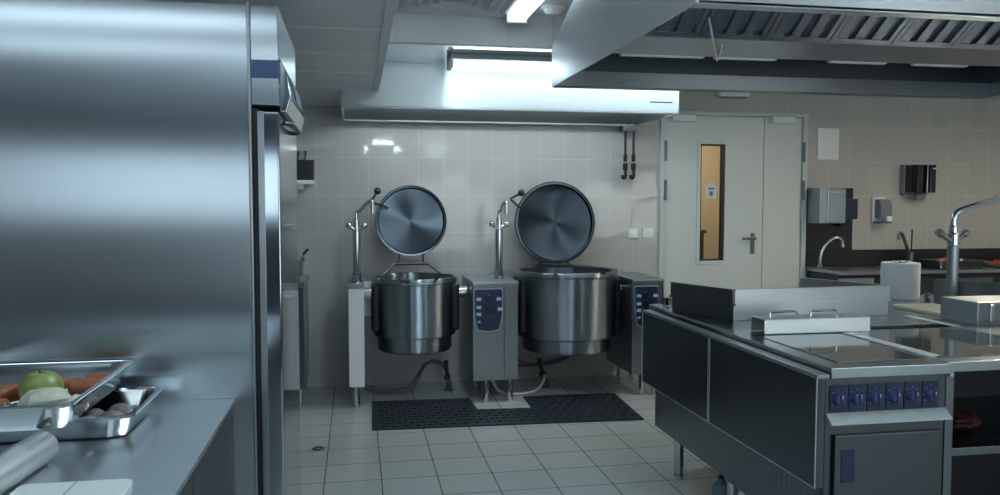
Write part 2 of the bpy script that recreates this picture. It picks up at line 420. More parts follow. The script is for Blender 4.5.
# ------------------------------------------------------------------ ceiling fittings
def fluor(x, y0, y1, label, z=ZC, w=.09, m='tube'):
    t = thing('fluorescent_light', label, 'ceiling light', (x, (y0 + y1) / 2, z), 'fluorescent ceiling lights')
    b = B(); box(b, x - w * .7, x + w * .7, y0, y1, z - .03, z, .004); obj('light_housing', b, 'white', t)
    b = B(); prism(b, [(x - w * .62, z - .03), (x - w * .5, z - .075), (x + w * .5, z - .075), (x + w * .62, z - .03)], 1, y0 + .03, y1 - .03, .006); obj('light_diffuser', b, m, t)
    for y in (y0, y1 - .03):
        b = B(); box(b, x - w * .68, x + w * .68, y, y + .03, z - .082, z - .028, .004); obj('end_cap', b, 'white', t)
fluor(.90, 1.7, 2.9, 'fluorescent ceiling light overhead in the aisle left of the island hood', m='tube_aisle')  # lamp added above the frame to brighten the floor
fluor(.935, 3.15, 4.66, 'long fluorescent ceiling light ending just before the white bulkhead')
FL = [(4.6, 3.55, 4.7, 'fluorescent ceiling light right of the island hood toward the sinks')]  # warm lamp added outside the view to brighten the right wall
for f_ in FL: fluor(f_[0], f_[1], f_[2], f_[3], m='tube_warm')
for y_, l in ((1.50, 'nearer the refrigerator'), (.86, 'nearer the camera')):
    t = thing('panel_light', 'flat light panel in the grey dropped ceiling above the table, ' + l, 'ceiling light', (-1.0, y_, 2.22), 'light panels in the dropped ceiling')
    b = B(); box(b, -2.1, -.25, y_ - .13, y_ + .13, 2.212, 2.2195, .002); obj('light_frame', b, 'white', t)
    b = B(); box(b, -2.08, -.27, y_ - .11, y_ + .11, 2.206, 2.213, .002); obj('light_diffuser', b, 'panel', t)
for x0, l in ((.25, 'near the left end, over the aisle'), (4.3, 'toward the right wall')):
    t = thing('short_ceiling_light', 'short ceiling light by the windows behind the camera, ' + l, 'ceiling light', (x0 + .3, -1.6, ZC), 'short ceiling lights by the windows')
    b = B(); box(b, x0, x0 + .6, -1.66, -1.54, ZC - .03, ZC, .004); obj('light_housing', b, 'white', t)
    b = B(); box(b, x0 + .02, x0 + .58, -1.645, -1.555, ZC - .07, ZC - .03, .006); obj('light_diffuser', b, 'tube_short', t)
t = thing('canopy_light', 'long white strip light along the top of the kettle canopy', 'strip light', (1.5, 5.2, 2.36), None)
b = B(); box(b, .60, 2.7, 5.06, 5.33, 2.368, ZM - .001, .004); obj('light_housing', b, 'grey_metal', t)
b = B(); prism(b, [(5.19, 2.368), (5.20, 2.336), (5.31, 2.336), (5.32, 2.368)], 0, .63, 2.67, .004); obj('light_diffuser', b, 'recess', t)
for x in (.60, 2.67):
    b = B(); box(b, x, x + .03, 5.18, 5.33, 2.333, 2.369, .003); obj('end_cap', b, 'white', t)
b = B(); box(b, .68, .71, 5.190, 5.20, 2.346, 2.358, .001); obj('badge', b, 'hose', t)
t = thing('air_diffuser', 'square louvred air diffuser in the white ceiling', 'vent', (.55, 4.40, ZC))
for i in range(5):
    s = .29 - i * .055; b = B()
    for k in range(4):
        a0 = PI / 2 * k
        q = Matrix.Translation((.55, 4.40, 0)) @ Matrix.Rotation(a0, 4, 'Z'); tt = B()
        prism(tt, [(s - .004, ZC - .004 - .004 * i), (s + .004, ZC - .004 - .004 * i), (s + .03 - .004, ZC - .034), (s + .022 - .004, ZC - .034)][::-1], 1, -s - .02, s + .02); join(b, tt, q)
    obj('louvre', b, 'ceil', t)
b = B(); cyl(b, (.55, 4.40, ZC - .002), (.55, 4.40, ZC - .012), .05, 4); obj('diffuser_centre', b, 'ceil', t)
t = thing('smoke_detector', 'small white smoke detector on the ceiling beside the fluorescent light', 'detector', (1.13, 4.55, ZC))
b = B(); cyl(b, (1.13, 4.55, ZC), (1.13, 4.55, ZC - .018), .07, 32, bev=.004); obj('detector_base', b, 'white', t)
b = B(); lathe(b, [(0, -.03), (.035, -.03), (.05, -.016), (.055, 0)], (1.13, 4.55, ZC - .018), 32); obj('detector_head', b, 'white', t)

# ------------------------------------------------------------------ kettle canopy hood
t = thing('kettle_hood', 'long brushed steel canopy hood over the two boiling kettles', 'hood', (1.1, 5.95, 2.1))
hx0, hx1, hy0 = -.092, 2.29, 5.47
b = B(); box(b, hx0, hx1, hy0, hy0 + .012, 2.105, ZM, .002); box(b, hx0, hx1, hy0 + .0, hy0 + .05, 2.10, 2.112, .002); obj('front_panel', b, 'hood_x', t)
b = B(); box(b, hx0, hx0 + .012, hy0 + .012, WY - .003, 2.10, ZM); obj('side_panel', b, 'hood_x', t)
b = B(); box(b, hx1 - .012, hx1, hy0 + .012, WY - .003, 2.10, ZM); obj('side_panel', b, 'hood_x', t)
b = B(); box(b, hx0 + .012, hx1 - .012, WY - .02, WY - .003, 2.10, ZM); obj('back_panel', b, 'galv', t)
b = B(); prism(b, [(WY - .02, 2.10), (WY - .02, 2.16), (5.85, 2.36), (5.85, 2.345)], 0, hx0 + .012, hx1 - .012); obj('inner_panel', b, 'galv', t)
b = B(); box(b, hx0 + .012, hx1 - .012, WY - .14, WY - .02, 2.092, 2.104, .002); obj('gutter', b, 'galv', t)
b = B(); box(b, 2.07, 2.24, hy0 - .003, hy0 + .002, 2.175, 2.182); obj('vent_slot', b, 'black', t)
b = B(); box(b, .10, 2.10, 5.56, 5.62, 2.345, 2.40, .004); obj('light_housing', b, 'white', t)
b = B(); box(b, .12, 2.08, 5.565, 5.615, 2.325, 2.346, .004); obj('light_diffuser', b, 'hood_tube', t)
b = B(); cyl(b, (2.215, WY - .145, 2.112), (2.215, WY - .15, 2.112), .012, 16); obj('plug', b, 'black', t)

t = thing('emergency_light', 'slim white light fixture on the wall high above the door', 'light fixture', (3.17, WY, 2.33))
b = B(); box(b, 3.04, 3.31, WY - .07, WY - .001, 2.362, 2.399, .006); obj('light_housing', b, 'white', t)
b = B(); box(b, 3.06, 3.29, WY - .065, WY - .01, 2.352, 2.363, .003); obj('light_cover', b, 'grey_plastic', t)
t = thing('hook_rail', 'small bracket with two black hanging hooks below the hood end', 'hook', (2.21, 6.35, 1.65))
b = B(); box(b, 2.155, 2.29, 6.30, 6.40, 2.05, 2.092, .004); box(b, 2.16, 2.172, 6.33, 6.37, 2.04, 2.06); obj('rail', b, 'dark_steel', t)
for X in (2.195, 2.265):
    b = B(); cyl(b, (X, 6.35, 2.055), (X, 6.35, 1.82), .010, 12); cyl(b, (X, 6.35, 1.86), (X, 6.35, 1.80), .017, 12, bev=.004); cyl(b, (X, 6.35, 1.79), (X, 6.35, 1.73), .020, 12, bev=.004)
    h = obj('hanger', b, 'black', t)
    b = B(); tube(b, [(X, 6.35, 1.735), (X + .004, 6.35, 1.69), (X - .004, 6.35, 1.665), (X - .022, 6.345, 1.668), (X - .026, 6.34, 1.69)], .012, 10, 5); obj('hook', b, 'black', h)

# ------------------------------------------------------------------ boiling kettles
def kettle(cx, cy, R, zrim, zlow, zbot, lidR, lidz, lidy, label, lidx, bar, H):
    t = thing('boiling_kettle', label, 'kettle', (cx, cy, zbot), 'tilting boiling kettles')
    c = (cx, cy, 0)
    b = B(); lathe(b, [(0, zbot), (R * .80, zbot), (R * .865, zbot + .012), (R * .885, zbot + .03), (R * .885, zlow - .006), (R * .9, zlow), (R * .965, zlow), (R * .985, zlow + .012), (R * .985, zrim - .045), (R * .985, zrim - .03), (R * .93, zrim - .03), (R * .93, zbot + .2), (R * .75, zbot + .08), (0, zbot + .06)], c, 64)
    obj('kettle_bowl', b, 'kettle', t)
    b = B(); lathe(b, [(R * .925, zrim - .034), (R * 1.0, zrim - .04), (R * 1.02, zrim - .034), (R * 1.02, zrim - .006), (R * 1.01, zrim), (R * .94, zrim), (R * .925, zrim - .008), (R * .925, zrim - .034)], c, 64)
    obj('kettle_rim', b, 'kettle', t)
    # pouring lip
    b = B(); w0, w1 = R * .50, R * .34; y = cy - R
    P = [(-w0, y + .05, zrim + .010), (-w0, y - .02, zrim + .010), (-w1, y - .045, zrim - .03), (w1, y - .045, zrim - .03), (w0, y - .02, zrim + .010), (w0, y + .05, zrim + .010), (w1, y + .06, zrim - .012), (-w1, y + .06, zrim - .012)]
    P = [(p[0] + cx, p[1], p[2]) for p in P]
    tt = bmesh.new(); V = [tt.verts.new(p) for p in P]
    for f in ((0, 1, 2, 7), (7, 2, 3, 6), (6, 3, 4, 5)): tt.faces.new([V[i] for i in f])
    bmesh.ops.recalc_face_normals(tt, faces=tt.faces); bmesh.ops.solidify(tt, geom=list(tt.faces), thickness=.006); join(b, tt); obj('pouring_lip', b, 'pan', t)
    # lid, stands open, leaning back; spun inner face towards the front
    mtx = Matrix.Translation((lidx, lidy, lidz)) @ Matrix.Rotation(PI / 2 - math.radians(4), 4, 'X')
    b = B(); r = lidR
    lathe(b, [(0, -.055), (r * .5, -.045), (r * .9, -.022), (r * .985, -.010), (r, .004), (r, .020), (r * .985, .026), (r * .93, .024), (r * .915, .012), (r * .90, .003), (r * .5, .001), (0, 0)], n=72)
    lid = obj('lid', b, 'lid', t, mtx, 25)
    # lid handle: bar from the rim, bent forward and up, black ball on its end
    q, p1, p2 = [Vector(v) for v in H]
    b = B(); tube(b, [q + Vector((.03, .04, -.012)), q, p1 + (q - p1) * .1, p1 + (p2 - p1) * .1, p2], .0085, 10); hd = obj('lid_handle', b, 'dark_steel', lid)
    bb = B(); ball(bb, p2, .026); obj('ball_grip', bb, 'black', t)
    for s in (-1, 1):
        b = B(); xo = cx + s * (R + .010); xi = cx + s * (R - .10)
        box(b, min(xo, xi), max(xo, xi), cy - .14, cy + .14, zlow + .03, zrim - .05, .022, 3); obj('side_mount', b, 'black', t)
    # hinge frame
    b = B(); zt = lidz - lidR - bar; yb = lidy + .01; w = R * .30
    for s in (-1, 1):
        tube(b, [(lidx + s * w, yb, lidz - lidR * .90), (lidx + s * w, yb, zt - .002)], .008, 8)
        tube(b, [(lidx + s * w * 1.25, yb, zt), (lidx + s * w * 1.45, yb - .005, zt - .004), (cx + s * R * .72, yb - .03, zrim - .005)], .012, 10)
    tube(b, [(lidx - w * 1.3, yb, zt), (lidx + w * 1.3, yb, zt)], .013, 10)
    obj('hinge_frame', b, 'dark_steel', t)
    return t
K1 = (.428, 5.99); K2 = (1.605, 6.0)
k1 = kettle(*K1, .312, .915, .485, .362, .275, 1.321, 6.20, 'smaller steel boiling kettle, left of the two, lid standing open', .418, .055, ((.21, 6.12, 1.437), (.111, 6.02, 1.467), (.157, 5.92, 1.547)))
k2 = kettle(*K2, .388, .945, .44, .325,   .331, 1.302, 6.26, 'larger steel boiling kettle, right of the two, lid standing open', 1.574, .018, ((1.25, 6.15, 1.437), (1.161, 6.02, 1.491), (1.226, 5.9, 1.537)))
def trunnion(par, x0, x1, y, z):
    b = B(); cyl(b, (x0, y, z), (x1, y, z), .044, 28); m_ = (x0 + x1) / 2
    cyl(b, (x0, y, z), (x0 + (x1 - x0) * .28, y, z), .075, 28); obj('trunnion', b, 'pan', par)
trunnion(k1, K1[0] - .30, .055, 5.97, .79); trunnion(k1, K1[0] + .30, .82, 5.97, .79)
trunnion(k2, K2[0] - .375, 1.17, 5.97, .79); trunnion(k2, K2[0] + .375, 2.03, 5.97, .79)

def leg(par, x, y, z1, r=.025, z0=0., m='chrome'):
    b = B(); cyl(b, (x, y, z0), (x, y, z0 + .012), r * 1.0, 20); cyl(b, (x, y, z0 + .012), (x, y, z0 + .05), r * .9, 20); cyl(b, (x, y, z0 + .05), (x, y, z1), r, 20)
    return obj('leg', b, m, par)

# left support column; white front and bearing plate imitate light falling on steel
t = thing('support_column', 'slim white-fronted support column left of the smaller kettle', 'column', (0, 5.98, 0))
b = B(); box(b, -.058, .05, 5.71, 6.30, .155, .855, .004); obj('column_body', b, 'steel_v', t)
b = B(); box(b, -.058, .05, 5.702, 5.7105, .155, .855, .003); obj('front_panel', b, 'white_panel', t)
b = B(); box(b, -.062, .056, 5.698, 6.31, .855, .885, .004); obj('top_cap', b, 'steel_x', t)
b = B(); box(b, .050, .118, 6.04, 6.055, .615, .875, .003); obj('bearing_plate', b, 'white_panel', t)
leg(t, -.006, 5.755, .16); leg(t, -.006, 6.24, .16)

def console(x0, x1, label, seam, px0, px1):
    t = thing('control_console', label, 'console', ((x0 + x1) / 2, 6.0, 0), 'steel kettle control consoles')
    b = B(); box(b, x0, x1, 5.71, 6.33, .165, .868, .004); obj('console_body', b, 'steel_v', t)
    b = B(); box(b, x0, seam - .002, 5.702, 5.711, .165, .866, .003); obj('front_panel', b, 'steel_v', t)
    b = B(); box(b, seam + .002, x1, 5.702, 5.711, .165, .866, .003); obj('front_panel', b, 'steel_v', t)
    b = B(); box(b, x0 - .004, x1 + .004, 5.697, 6.335, .868, .89, .004); obj('console_top', b, 'steel_x', t)
    for x in (x0 + .10, x1 - .05):
        for y in (5.755, 6.27): leg(t, x, y, .18)
    w = px1 - px0; cx = (px0 + px1) / 2; z0, z1 = .535, .835
    # rounded navy control panel narrowing towards its base
    pts = [(px0, z1 - .01), (px0 + .01, z1), (px1 - .01, z1), (px1, z1 - .01), (px1 - .004, z0 + .10), (px1 - .022, z0 + .02), (px1 - .035, z0 + .006), (cx, z0 - .004), (px0 + .035, z0 + .006), (px0 + .022, z0 + .02), (px0 + .004, z0 + .10)]
    b = B(); prism(b, [(cx + (p[0] - cx) * 1.05, (p[1] - .69) * 1.04 + .688) for p in pts], 1, 5.698, 5.7025, .0015); obj('panel_rim', b, 'led', t)
    b = B(); prism(b, pts, 1, 5.690, 5.700, .002); cp = obj('control_panel', b, 'navy', t)
    b = B(); box(b, px0 + .065, px1 - .045, 5.688, 5.691, .655, .725); obj('display', b, 'navy_deep', cp)
    b = B(); cyl(b, (cx - .005, 5.690, .775), (cx - .005, 5.674, .775), .022, 20, bev=.003); obj('dial', b, 'navy_deep', cp)
    for u, z in ((.10, .765), (.10, .705), (.10, .655), (.13, .60), (.82, .765), (.86, .69)):
        b = B(); bw = .013 if u == .13 else .021; box(b, px0 + u * w - bw * .3, px0 + u * w + bw * 1.3, 5.687, 5.691, z - bw * .55, z + bw * .55, .001); obj('button', b, 'led', cp)
    return t
con1 = console(.828, 1.160, 'steel control console between the two kettles, mixer tap on top', 1.058, .838, 1.042)
con2 = console(2.035, 2.285, 'steel control console right of the larger kettle, partly behind the island', 2.272, 2.055, 2.235)

def stand_tap(x, y, z0, ends, label):
    t = thing('kettle_tap', label, 'tap', (x, y, z0), 'tall swivel taps at the kettles')
    b = B(); cyl(b, (x, y, z0), (x, y, z0 + .012), .042, 28, bev=.003); cyl(b, (x, y, z0 + .012), (x, y, z0 + .07), .034, 28, bev=.004); obj('base_collar', b, 'chrome', t)
    b = B(); cyl(b, (x, y, z0 + .07), (x, y, z0 + .37), .028, 24); cyl(b, (x, y, z0 + .37), (x, y, z0 + .46), .021, 24, bev=.004); obj('column', b, 'chrome', t)
    for s in (-1, 1):
        b = B(); tube(b, [(x, y, z0 + .375), (x + s * .045, y - .01, z0 + .400), (x + s * .050, y - .012, z0 + .408)], .016, 12); ball(b, (x + s * .056, y - .014, z0 + .412), .024); obj('valve_handle', b, 'chrome', t)
    b = B(); zz = z0 + .46
    tube(b, [(x, y, zz), (x, y, zz + .05), *ends], .0115, 12, 5); obj('spout', b, 'chrome', t)
    e = Vector(ends[-1]); b = B(); cyl(b, e + Vector((0, 0, .02)), e + Vector((0, 0, -.06)), .014, 16, bev=.003); cyl(b, e + Vector((0, 0, .02)), e + Vector((0, 0, .035)), .018, 16); obj('nozzle', b, 'chrome', t)
stand_tap(.003, 5.93, .885, [(.02, 5.925, 1.395), (.06, 5.905, 1.44), (.10, 5.89, 1.475), (.117, 5.88, 1.475), (.119, 5.88, 1.44)], 'tall chrome swivel tap on the white-fronted support column')
stand_tap(1.063, 5.95, .89, [(1.068, 5.94, 1.39), (1.078, 5.91, 1.43), (1.09, 5.87, 1.465), (1.098, 5.845, 1.468), (1.10, 5.84, 1.435)], 'tall chrome swivel tap on the console between the kettles')

# drains and hoses on the floor
def hose(name, pts, r, m, label, cat):
    b = B(); tube(b, pts, r, 8, 6); return tag(obj(name, b, m), label, cat)
hose('power_cable', [(.055, 6.22, .03), (.12, 6.16, .015), (.28, 6.10, .016), (.42, 6.10, .05), (.50, 6.14, .18), (.58, 6.16, .235), (.66, 6.16, .20), (.685, 6.16, .13)], .011, 'hose', 'dark cable looping over the floor below the smaller kettle', 'cable')
hose('drain_hose', [(.055, 6.30, .05), (.10, 6.27, .02), (.2, 6.22, .012), (.38, 6.24, .02), (.46, 6.26, .10), (.52, 6.26, .19), (.60, 6.22, .21), (.66, 6.19, .18), (.69, 6.18, .13)], .008, 'hose', 'thin grey hose running beside the dark cable to the left standpipe', 'hose')
def standpipe(x, y, label, lean=0.):
    t = thing('standpipe', label, 'pipe', (x, y, 0), 'floor standpipes below the kettles')
    b = B(); cyl(b, (x, y, 0), (x, y, .015), .035, 20); cyl(b, (x, y, .015), (x, y, .07), .024, 16); cyl(b, (x + .0, y, .06), (x - lean * .3, y, .12), .014, 12); obj('pipe', b, 'dark_steel', t)
    b = B(); cyl(b, (x - .03 - lean * .3, y, .10), (x + .02 - lean * .3, y, .11), .020, 14, bev=.003); cyl(b, (x - lean * .3, y, .11), (x - lean, y, .20), .014, 12); cyl(b, (x - lean, y, .19), (x - lean * 1.1, y, .235), .018, 12); obj('valve', b, 'black', t)
standpipe(.70, 6.15, 'dark standpipe with valve on the floor below the smaller kettle', .02)
standpipe(1.46, 6.12, 'dark standpipe with valve on the floor below the larger kettle', .04)
hose('drain_hose', [(1.02, 6.0, .10), (1.06, 5.96, .03), (1.14, 5.90, .012), (1.26, 5.90, .012), (1.36, 5.96, .02), (1.43, 6.04, .06), (1.455, 6.10, .10)], .010, 'white', 'pale hose curving along the floor from console to the right standpipe', 'hose')
hose('wall_hose', [(1.15, 6.42, .13), (1.35, 6.40, .12), (1.60, 6.40, .15), (1.80, 6.40, .21), (1.95, 6.40, .25)], .012, 'hose', 'grey hose rising along the wall behind the larger kettle', 'hose')
hose('wall_hose', [(1.28, 6.38, .19), (1.36, 6.36, .15), (1.46, 6.32, .14), (1.62, 6.34, .15), (1.74, 6.38, .19), (1.85, 6.40, .23)], .009, 'hose', 'thin grey hose dipping along the wall below the larger kettle', 'hose')

# rubber drain mat: frame of strips and studs with a notch round the console feet
t = thing('rubber_mat', 'dark blue perforated rubber mat on the tiled floor before the kettles', 'mat', (1.0, 5.45, 0))
outline = [(.088, 5.125), (1.895, 5.06), (1.93, 5.80), (1.222, 5.815), (1.215, 5.475), (.83, 5.50), (.82, 5.825), (.102, 5.86)]
b = B(); prism(b, outline, 2, .0005, .012, .002); obj('mat_sheet', b, 'mat_rubber', t)
def inside(x, y, poly, mg=.035):
    c = False; n = len(poly)
    for i in range(n):
        (xa, ya), (xb, yb) = poly[i], poly[(i + 1) % n]
        if (ya > y) != (yb > y) and x < (xb - xa) * (y - ya) / (yb - ya) + xa: c = not c
        ex, ey = xb - xa, yb - ya; u = max(0, min(1, ((x - xa) * ex + (y - ya) * ey) / (ex * ex + ey * ey)))
        if math.hypot(x - xa - u * ex, y - ya - u * ey) < mg: return False
    return c
b = B(); h_ = B()
for i in range(24):
    for j in range(11):
        x = .12 + i * .077 + (j % 2) * .0385; y = 5.09 + j * .072
        if inside(x, y, outline): cyl(h_, (x, y, .0118), (x, y, .0128), .019, 10)
        if inside(x + .0385, y, outline, .03): cyl(b, (x + .0385, y, .0115), (x + .0385, y, .017), .011, 8, .008)
o = obj('mat_stud', b, 'mat_rubber', t); o['kind'] = 'stuff'
o = obj('drain_hole', h_, 'mat_hole', t); o['kind'] = 'stuff'
# small floor drain ring
b = B(); lathe(b, [(.018, .0005), (.034, .0005), (.036, .004), (.032, .007), (.020, .007), (.018, .003), (.018, .0005)], (-.235, 4.80, 0), 24)
tag(obj('floor_ring', b, 'dark_steel'), 'small dark metal ring set in the floor near the refrigerator', 'ring')

# wall sockets
for x, l in ((2.258, 'left one of two square white wall sockets beside the door'), (2.385, 'right one of two square white wall sockets, nearest the door')):
    t = thing('wall_socket', l, 'socket', (x + .045, WY, 1.16), 'pair of white wall sockets')
    b = B(); box(b, x, x + .095, WY - .012, WY - .0005, 1.163, 1.245, .004); obj('socket_plate', b, 'white', t)
    b = B(); cyl(b, (x + .0475, WY - .016, 1.204), (x + .0475, WY - .011, 1.204), .026, 24); obj('socket_insert', b, 'white', t)

# ------------------------------------------------------------------ left bench, shelf behind the refrigerator
t = thing('steel_bench', 'narrow steel bench at the back wall behind the refrigerator', 'bench', (-.75, 6.1, 0))
b = B(); box(b, -1.12, -.36, 5.80, 6.44, .86, .90, .004); obj('bench_top', b, 'steel_x', t)
b = B(); box(b, -1.10, -.375, 5.86, 6.42, .12, .86, .003); obj('bench_body', b, 'island', t)
for x in (-1.05, -.41):
    for y in (5.90, 6.38): leg(t, x, y, .12, .02)
t = thing('lever_tap', 'small chrome lever tap on the steel bench behind the refrigerator', 'tap', (-.42, 6.3, .9))
b = B(); cyl(b, (-.42, 6.3, .9), (-.42, 6.3, 1.02), .02, 16, bev=.003); obj('tap_body', b, 'chrome', t)
b = B(); tube(b, [(-.42, 6.3, 1.0), (-.40, 6.22, 1.06), (-.39, 6.15, 1.05), (-.39, 6.13, 1.02)], .011, 10, 4); obj('spout', b, 'chrome', t)
b = B(); tube(b, [(-.42, 6.3, 1.02), (-.39, 6.27, 1.08), (-.36, 6.26, 1.11)], .009, 10); obj('lever', b, 'black', t)
t = thing('wall_shelf', 'small white shelf on the tiled wall beside the refrigerator', 'shelf', (-.4, 6.38, 1.6))
b = B(); box(b, -.52, -.315, 6.30, WY - .001, 1.605, 1.635, .003); obj('shelf_board', b, 'white', t)
b = B(); box(b, -.44, -.40, 6.34, WY - .001, 1.565, 1.606, .002); obj('bracket', b, 'white', t)
t = thing('utensil_holder', 'dark holder of upright utensils on the small wall shelf', 'holder', (-.41, 6.37, 1.635))
b = B()
loft(b, [[(x, y, z) for x, y in rring(-.40, 6.365, w, d_, .012)] for w, d_, z in ((.17, .09, 1.6355), (.176, .095, 1.79), (.166, .085, 1.79), (.16, .08, 1.645))]); obj('holder_box', b, 'cabinet_dark', t)
for i, (x, dx) in enumerate(((-.46, .03), (-.43, -.02), (-.40, .025), (-.37, -.015))):
    b = B(); tube(b, [(x, 6.365, 1.65), (x + dx, 6.36, 1.86)], .008, 8); obj('utensil_handle', b, 'grey_plastic' if i % 2 else 'black', t)

# ------------------------------------------------------------------ refrigerator
t = thing('refrigerator', 'tall brushed steel upright refrigerator filling the left side', 'refrigerator', (-.62, 2.85, 0))
fy0, fy1 = 2.50, 3.20
b = B(); box(b, -1.06, -.312, fy0, fy1, .12, 2.05, .004); obj('cabinet_body', b, 'fridge', t)
b = B(); box(b, -.314, -.304, fy0 - .004, fy0 + .02, .12, 2.058, .003); obj('edge_trim', b, 'steel_v', t)
b = B(); box(b, -.304, -.285, fy0 + .012, fy1 - .01, .15, 1.745, .003); obj('door_gasket', b, 'black', t)
b = B(); box(b, -.285, -.2235, fy0, fy1, .14, 1.735, .007); dr = obj('door', b, 'fridge_door', t)
b = B(); box(b, -.288, -.268, fy0 - .0015, fy0 + .006, .14, 1.735, .002); obj('door_edge_strip', b, 'steel_v', dr)
b = B(); prism(b, [(-.304, 1.752), (-.304, 2.048), (-.2235, 2.048), (-.2235, 1.90), (-.2235, 1.752)], 1, fy0, fy1, .004); hd = obj('control_head', b, 'fridge', t)
b = B(); box(b, -.303, -.2225, fy0 - .002, fy0 + .004, 1.832, 1.886, .001); obj('blue_stripe', b, 'stripe', hd)
b = B(); prism(b, [(-.2235, 1.90), (-.198, 1.85), (-.190, 1.78), (-.204, 1.735), (-.2235, 1.735)], 1, fy0 + .02, fy1 - .02, .004); ph = obj('control_panel', b, 'fridge_door', t)
b = B(); prism(b, [(-.2060, 1.862), (-.1955, 1.842), (-.1895, 1.800), (-.1925, 1.795)], 1, fy0 + .24, fy0 + .46, .001); obj('display', b, 'navy', ph)
b = B(); tube(b, [(-.2235, fy0 + .16, 1.715), (-.204, fy0 + .18, 1.715), (-.200, fy0 + .24, 1.715), (-.200, fy1 - .24, 1.715), (-.204, fy1 - .18, 1.715), (-.2235, fy1 - .16, 1.715)], .008, 12); obj('door_handle', b, 'dark_steel', t)
b = B(); box(b, -1.04, -.30, fy0 + .03, fy1 - .02, .06, .12); obj('plinth', b, 'dark_steel', t)
for x in (-.98, -.36):
    for y in (fy0 + .07, fy1 - .07): leg(t, x, y, .07, .022)

# ------------------------------------------------------------------ preparation table, left foreground
t = thing('preparation_table', 'long steel preparation table against the refrigerator side, left foreground', 'table', (-.74, 1.7, 0))
b = B(); box(b, -1.13, -.365, .75, 2.496, .856, .87, .003); obj('table_top', b, 'table', t)
b = B(); box(b, -1.10, -.385, .80, 2.49, .10, .856); obj('cabinet_body', b, 'table_side', t)
b = B()
for y0_, y1_ in ((.81, 1.35), (1.36, 1.90), (1.91, 2.48)): box(b, -.386, -.374, y0_, y1_, .12, .845, .003)
obj('door_front', b, 'table_side', t)
for x in (-1.07, -.41):
    for y in (.84, 2.42): leg(t, x, y, .11, .02)

def gn_pan(cx, cy, w, d_, h, z, label):
    t = thing('gastronorm_pan', label, 'pan', (cx, cy, z), 'steel food pans on the preparation table')
    def R(w_, dd, r, zz): return [(x, y, zz) for x, y in rring(cx, cy, w_, dd, r, 8)]
    b = B(); k = .03
    loft(b, [R(w - .075, d_ - .075, .03, z), R(w - .052, d_ - .052, .045, z + .004), R(w - .04, d_ - .04, .05, z + .018), R(w - .024, d_ - .024, .05, z + h - .008), R(w - .020, d_ - .020, .048, z + h - .003), R(w, d_, .03, z + h - .005), R(w + .001, d_ + .001, .03, z + h - .001), R(w - .002, d_ - .002, .029, z + h + .001), R(w - .024, d_ - .024, .046, z + h), R(w - .028, d_ - .028, .046, z + h - .006), R(w - .044, d_ - .044, .046, z + .018), R(w - .058, d_ - .058, .04, z + .006), R(w - .08, d_ - .08, .03, z + .003)])
    obj('pan_body', b, 'pan', t)
    b = B(); loft(b, [R(w - .001, d_ - .001, .03, z + h - .006), R(w + .005, d_ + .005, .032, z + h - .005), R(w + .006, d_ + .006, .032, z + h - .001), R(w + .003, d_ + .003, .031, z + h + .0022), R(w - .008, d_ - .008, .028, z + h + .0025), R(w - .012, d_ - .012, .027, z + h - .001)], False, False); obj('pan_rim', b, 'chrome', t)
    return t
gn_pan(-.815, 2.253, .53, .325, .06, .8705, 'lower steel pan of greyish mushrooms standing on the table')
gn_pan(-.865, 2.215, .44, .53, .065, .9335, 'upper steel pan of mixed vegetables resting on the lower pan')
# things in the upper pan (floor of pan at z ~ .937)
zp = .9375
b = B(); lathe(b, [(0, .010), (.010, .004), (.022, 0), (.036, .008), (.047, .028), (.049, .048), (.043, .068), (.028, .082), (.012, .083), (.004, .078), (0, .074)], (0, 0, 0), 32, Matrix.Translation((-.797, 2.20, zp + .002)) @ Matrix.Scale(1.06, 4)); a_ = obj('green_apple', b, 'apple'); tag(a_, 'round green apple among vegetables in the upper pan', 'apple')
b = B(); tube(b, [(-.797, 2.20, zp + .079), (-.799, 2.199, zp + .095)], .0022, 6); obj('apple_stem', b, 'brown', a_)
b = B(); ball(b, (-.752, 2.10, zp + .036), .047, 1.25, 1.0, .74, 28, 18, .16, 2.5); tag(obj('pale_turnip', b, 'turnip'), 'pale whitish peeled turnip in front of the green apple', 'vegetable')
b = B(); ball(b, (-.690, 2.125, zp + .022), .026, 1.1, 1, .85, 20, 12, .2, 2.5); tag(obj('pale_turnip', b, 'turnip'), 'small pale turnip piece near the right rim of the upper pan', 'vegetable')
CAR = [((-.905, 2.20, .035), (-.84, 2.27, .030), 'carrot left of the green apple, thick end toward the front'), ((-.93, 2.12, .022), (-.845, 2.14, .022), 'carrot nearest the left frame edge in the upper pan'),
       ((-.76, 2.29, .030), (-.67, 2.31, .024), 'carrot just right behind the green apple'), ((-.74, 2.36, .025), (-.67, 2.38, .025), 'carrot farthest back in the upper pan'), ((-.87, 2.33, .024), (-.79, 2.38, .024), 'carrot hidden farthest behind the green apple')]
for p, q, l in CAR:
    p = Vector(p) + Vector((0, 0, zp)); q = Vector(q) + Vector((0, 0, zp)); e = q - p
    b = B(); tube(b, [p - e * .04, p, p + e * .15, p + e * .6, p + e * .92, q], [.010, .020, .024, .022, .017, .006], 14); tag(obj('carrot', b, 'carrot'), 'orange ' + l, 'carrot', 'carrots in the upper pan')
b = B(); r_ = random.Random(3)
for i in range(60): ball(b, (-.84 + r_.uniform(-.09, .10), 2.05 + r_.uniform(-.04, .06), zp + .014 + r_.uniform(0, .016)), r_.uniform(.009, .016), 1, 1, .8, 8, 6, .3, 2)
tag(obj('chopped_greens', b, 'greens'), 'chopped green leaves spread on the bottom of the upper pan', 'greens', None, 'stuff')
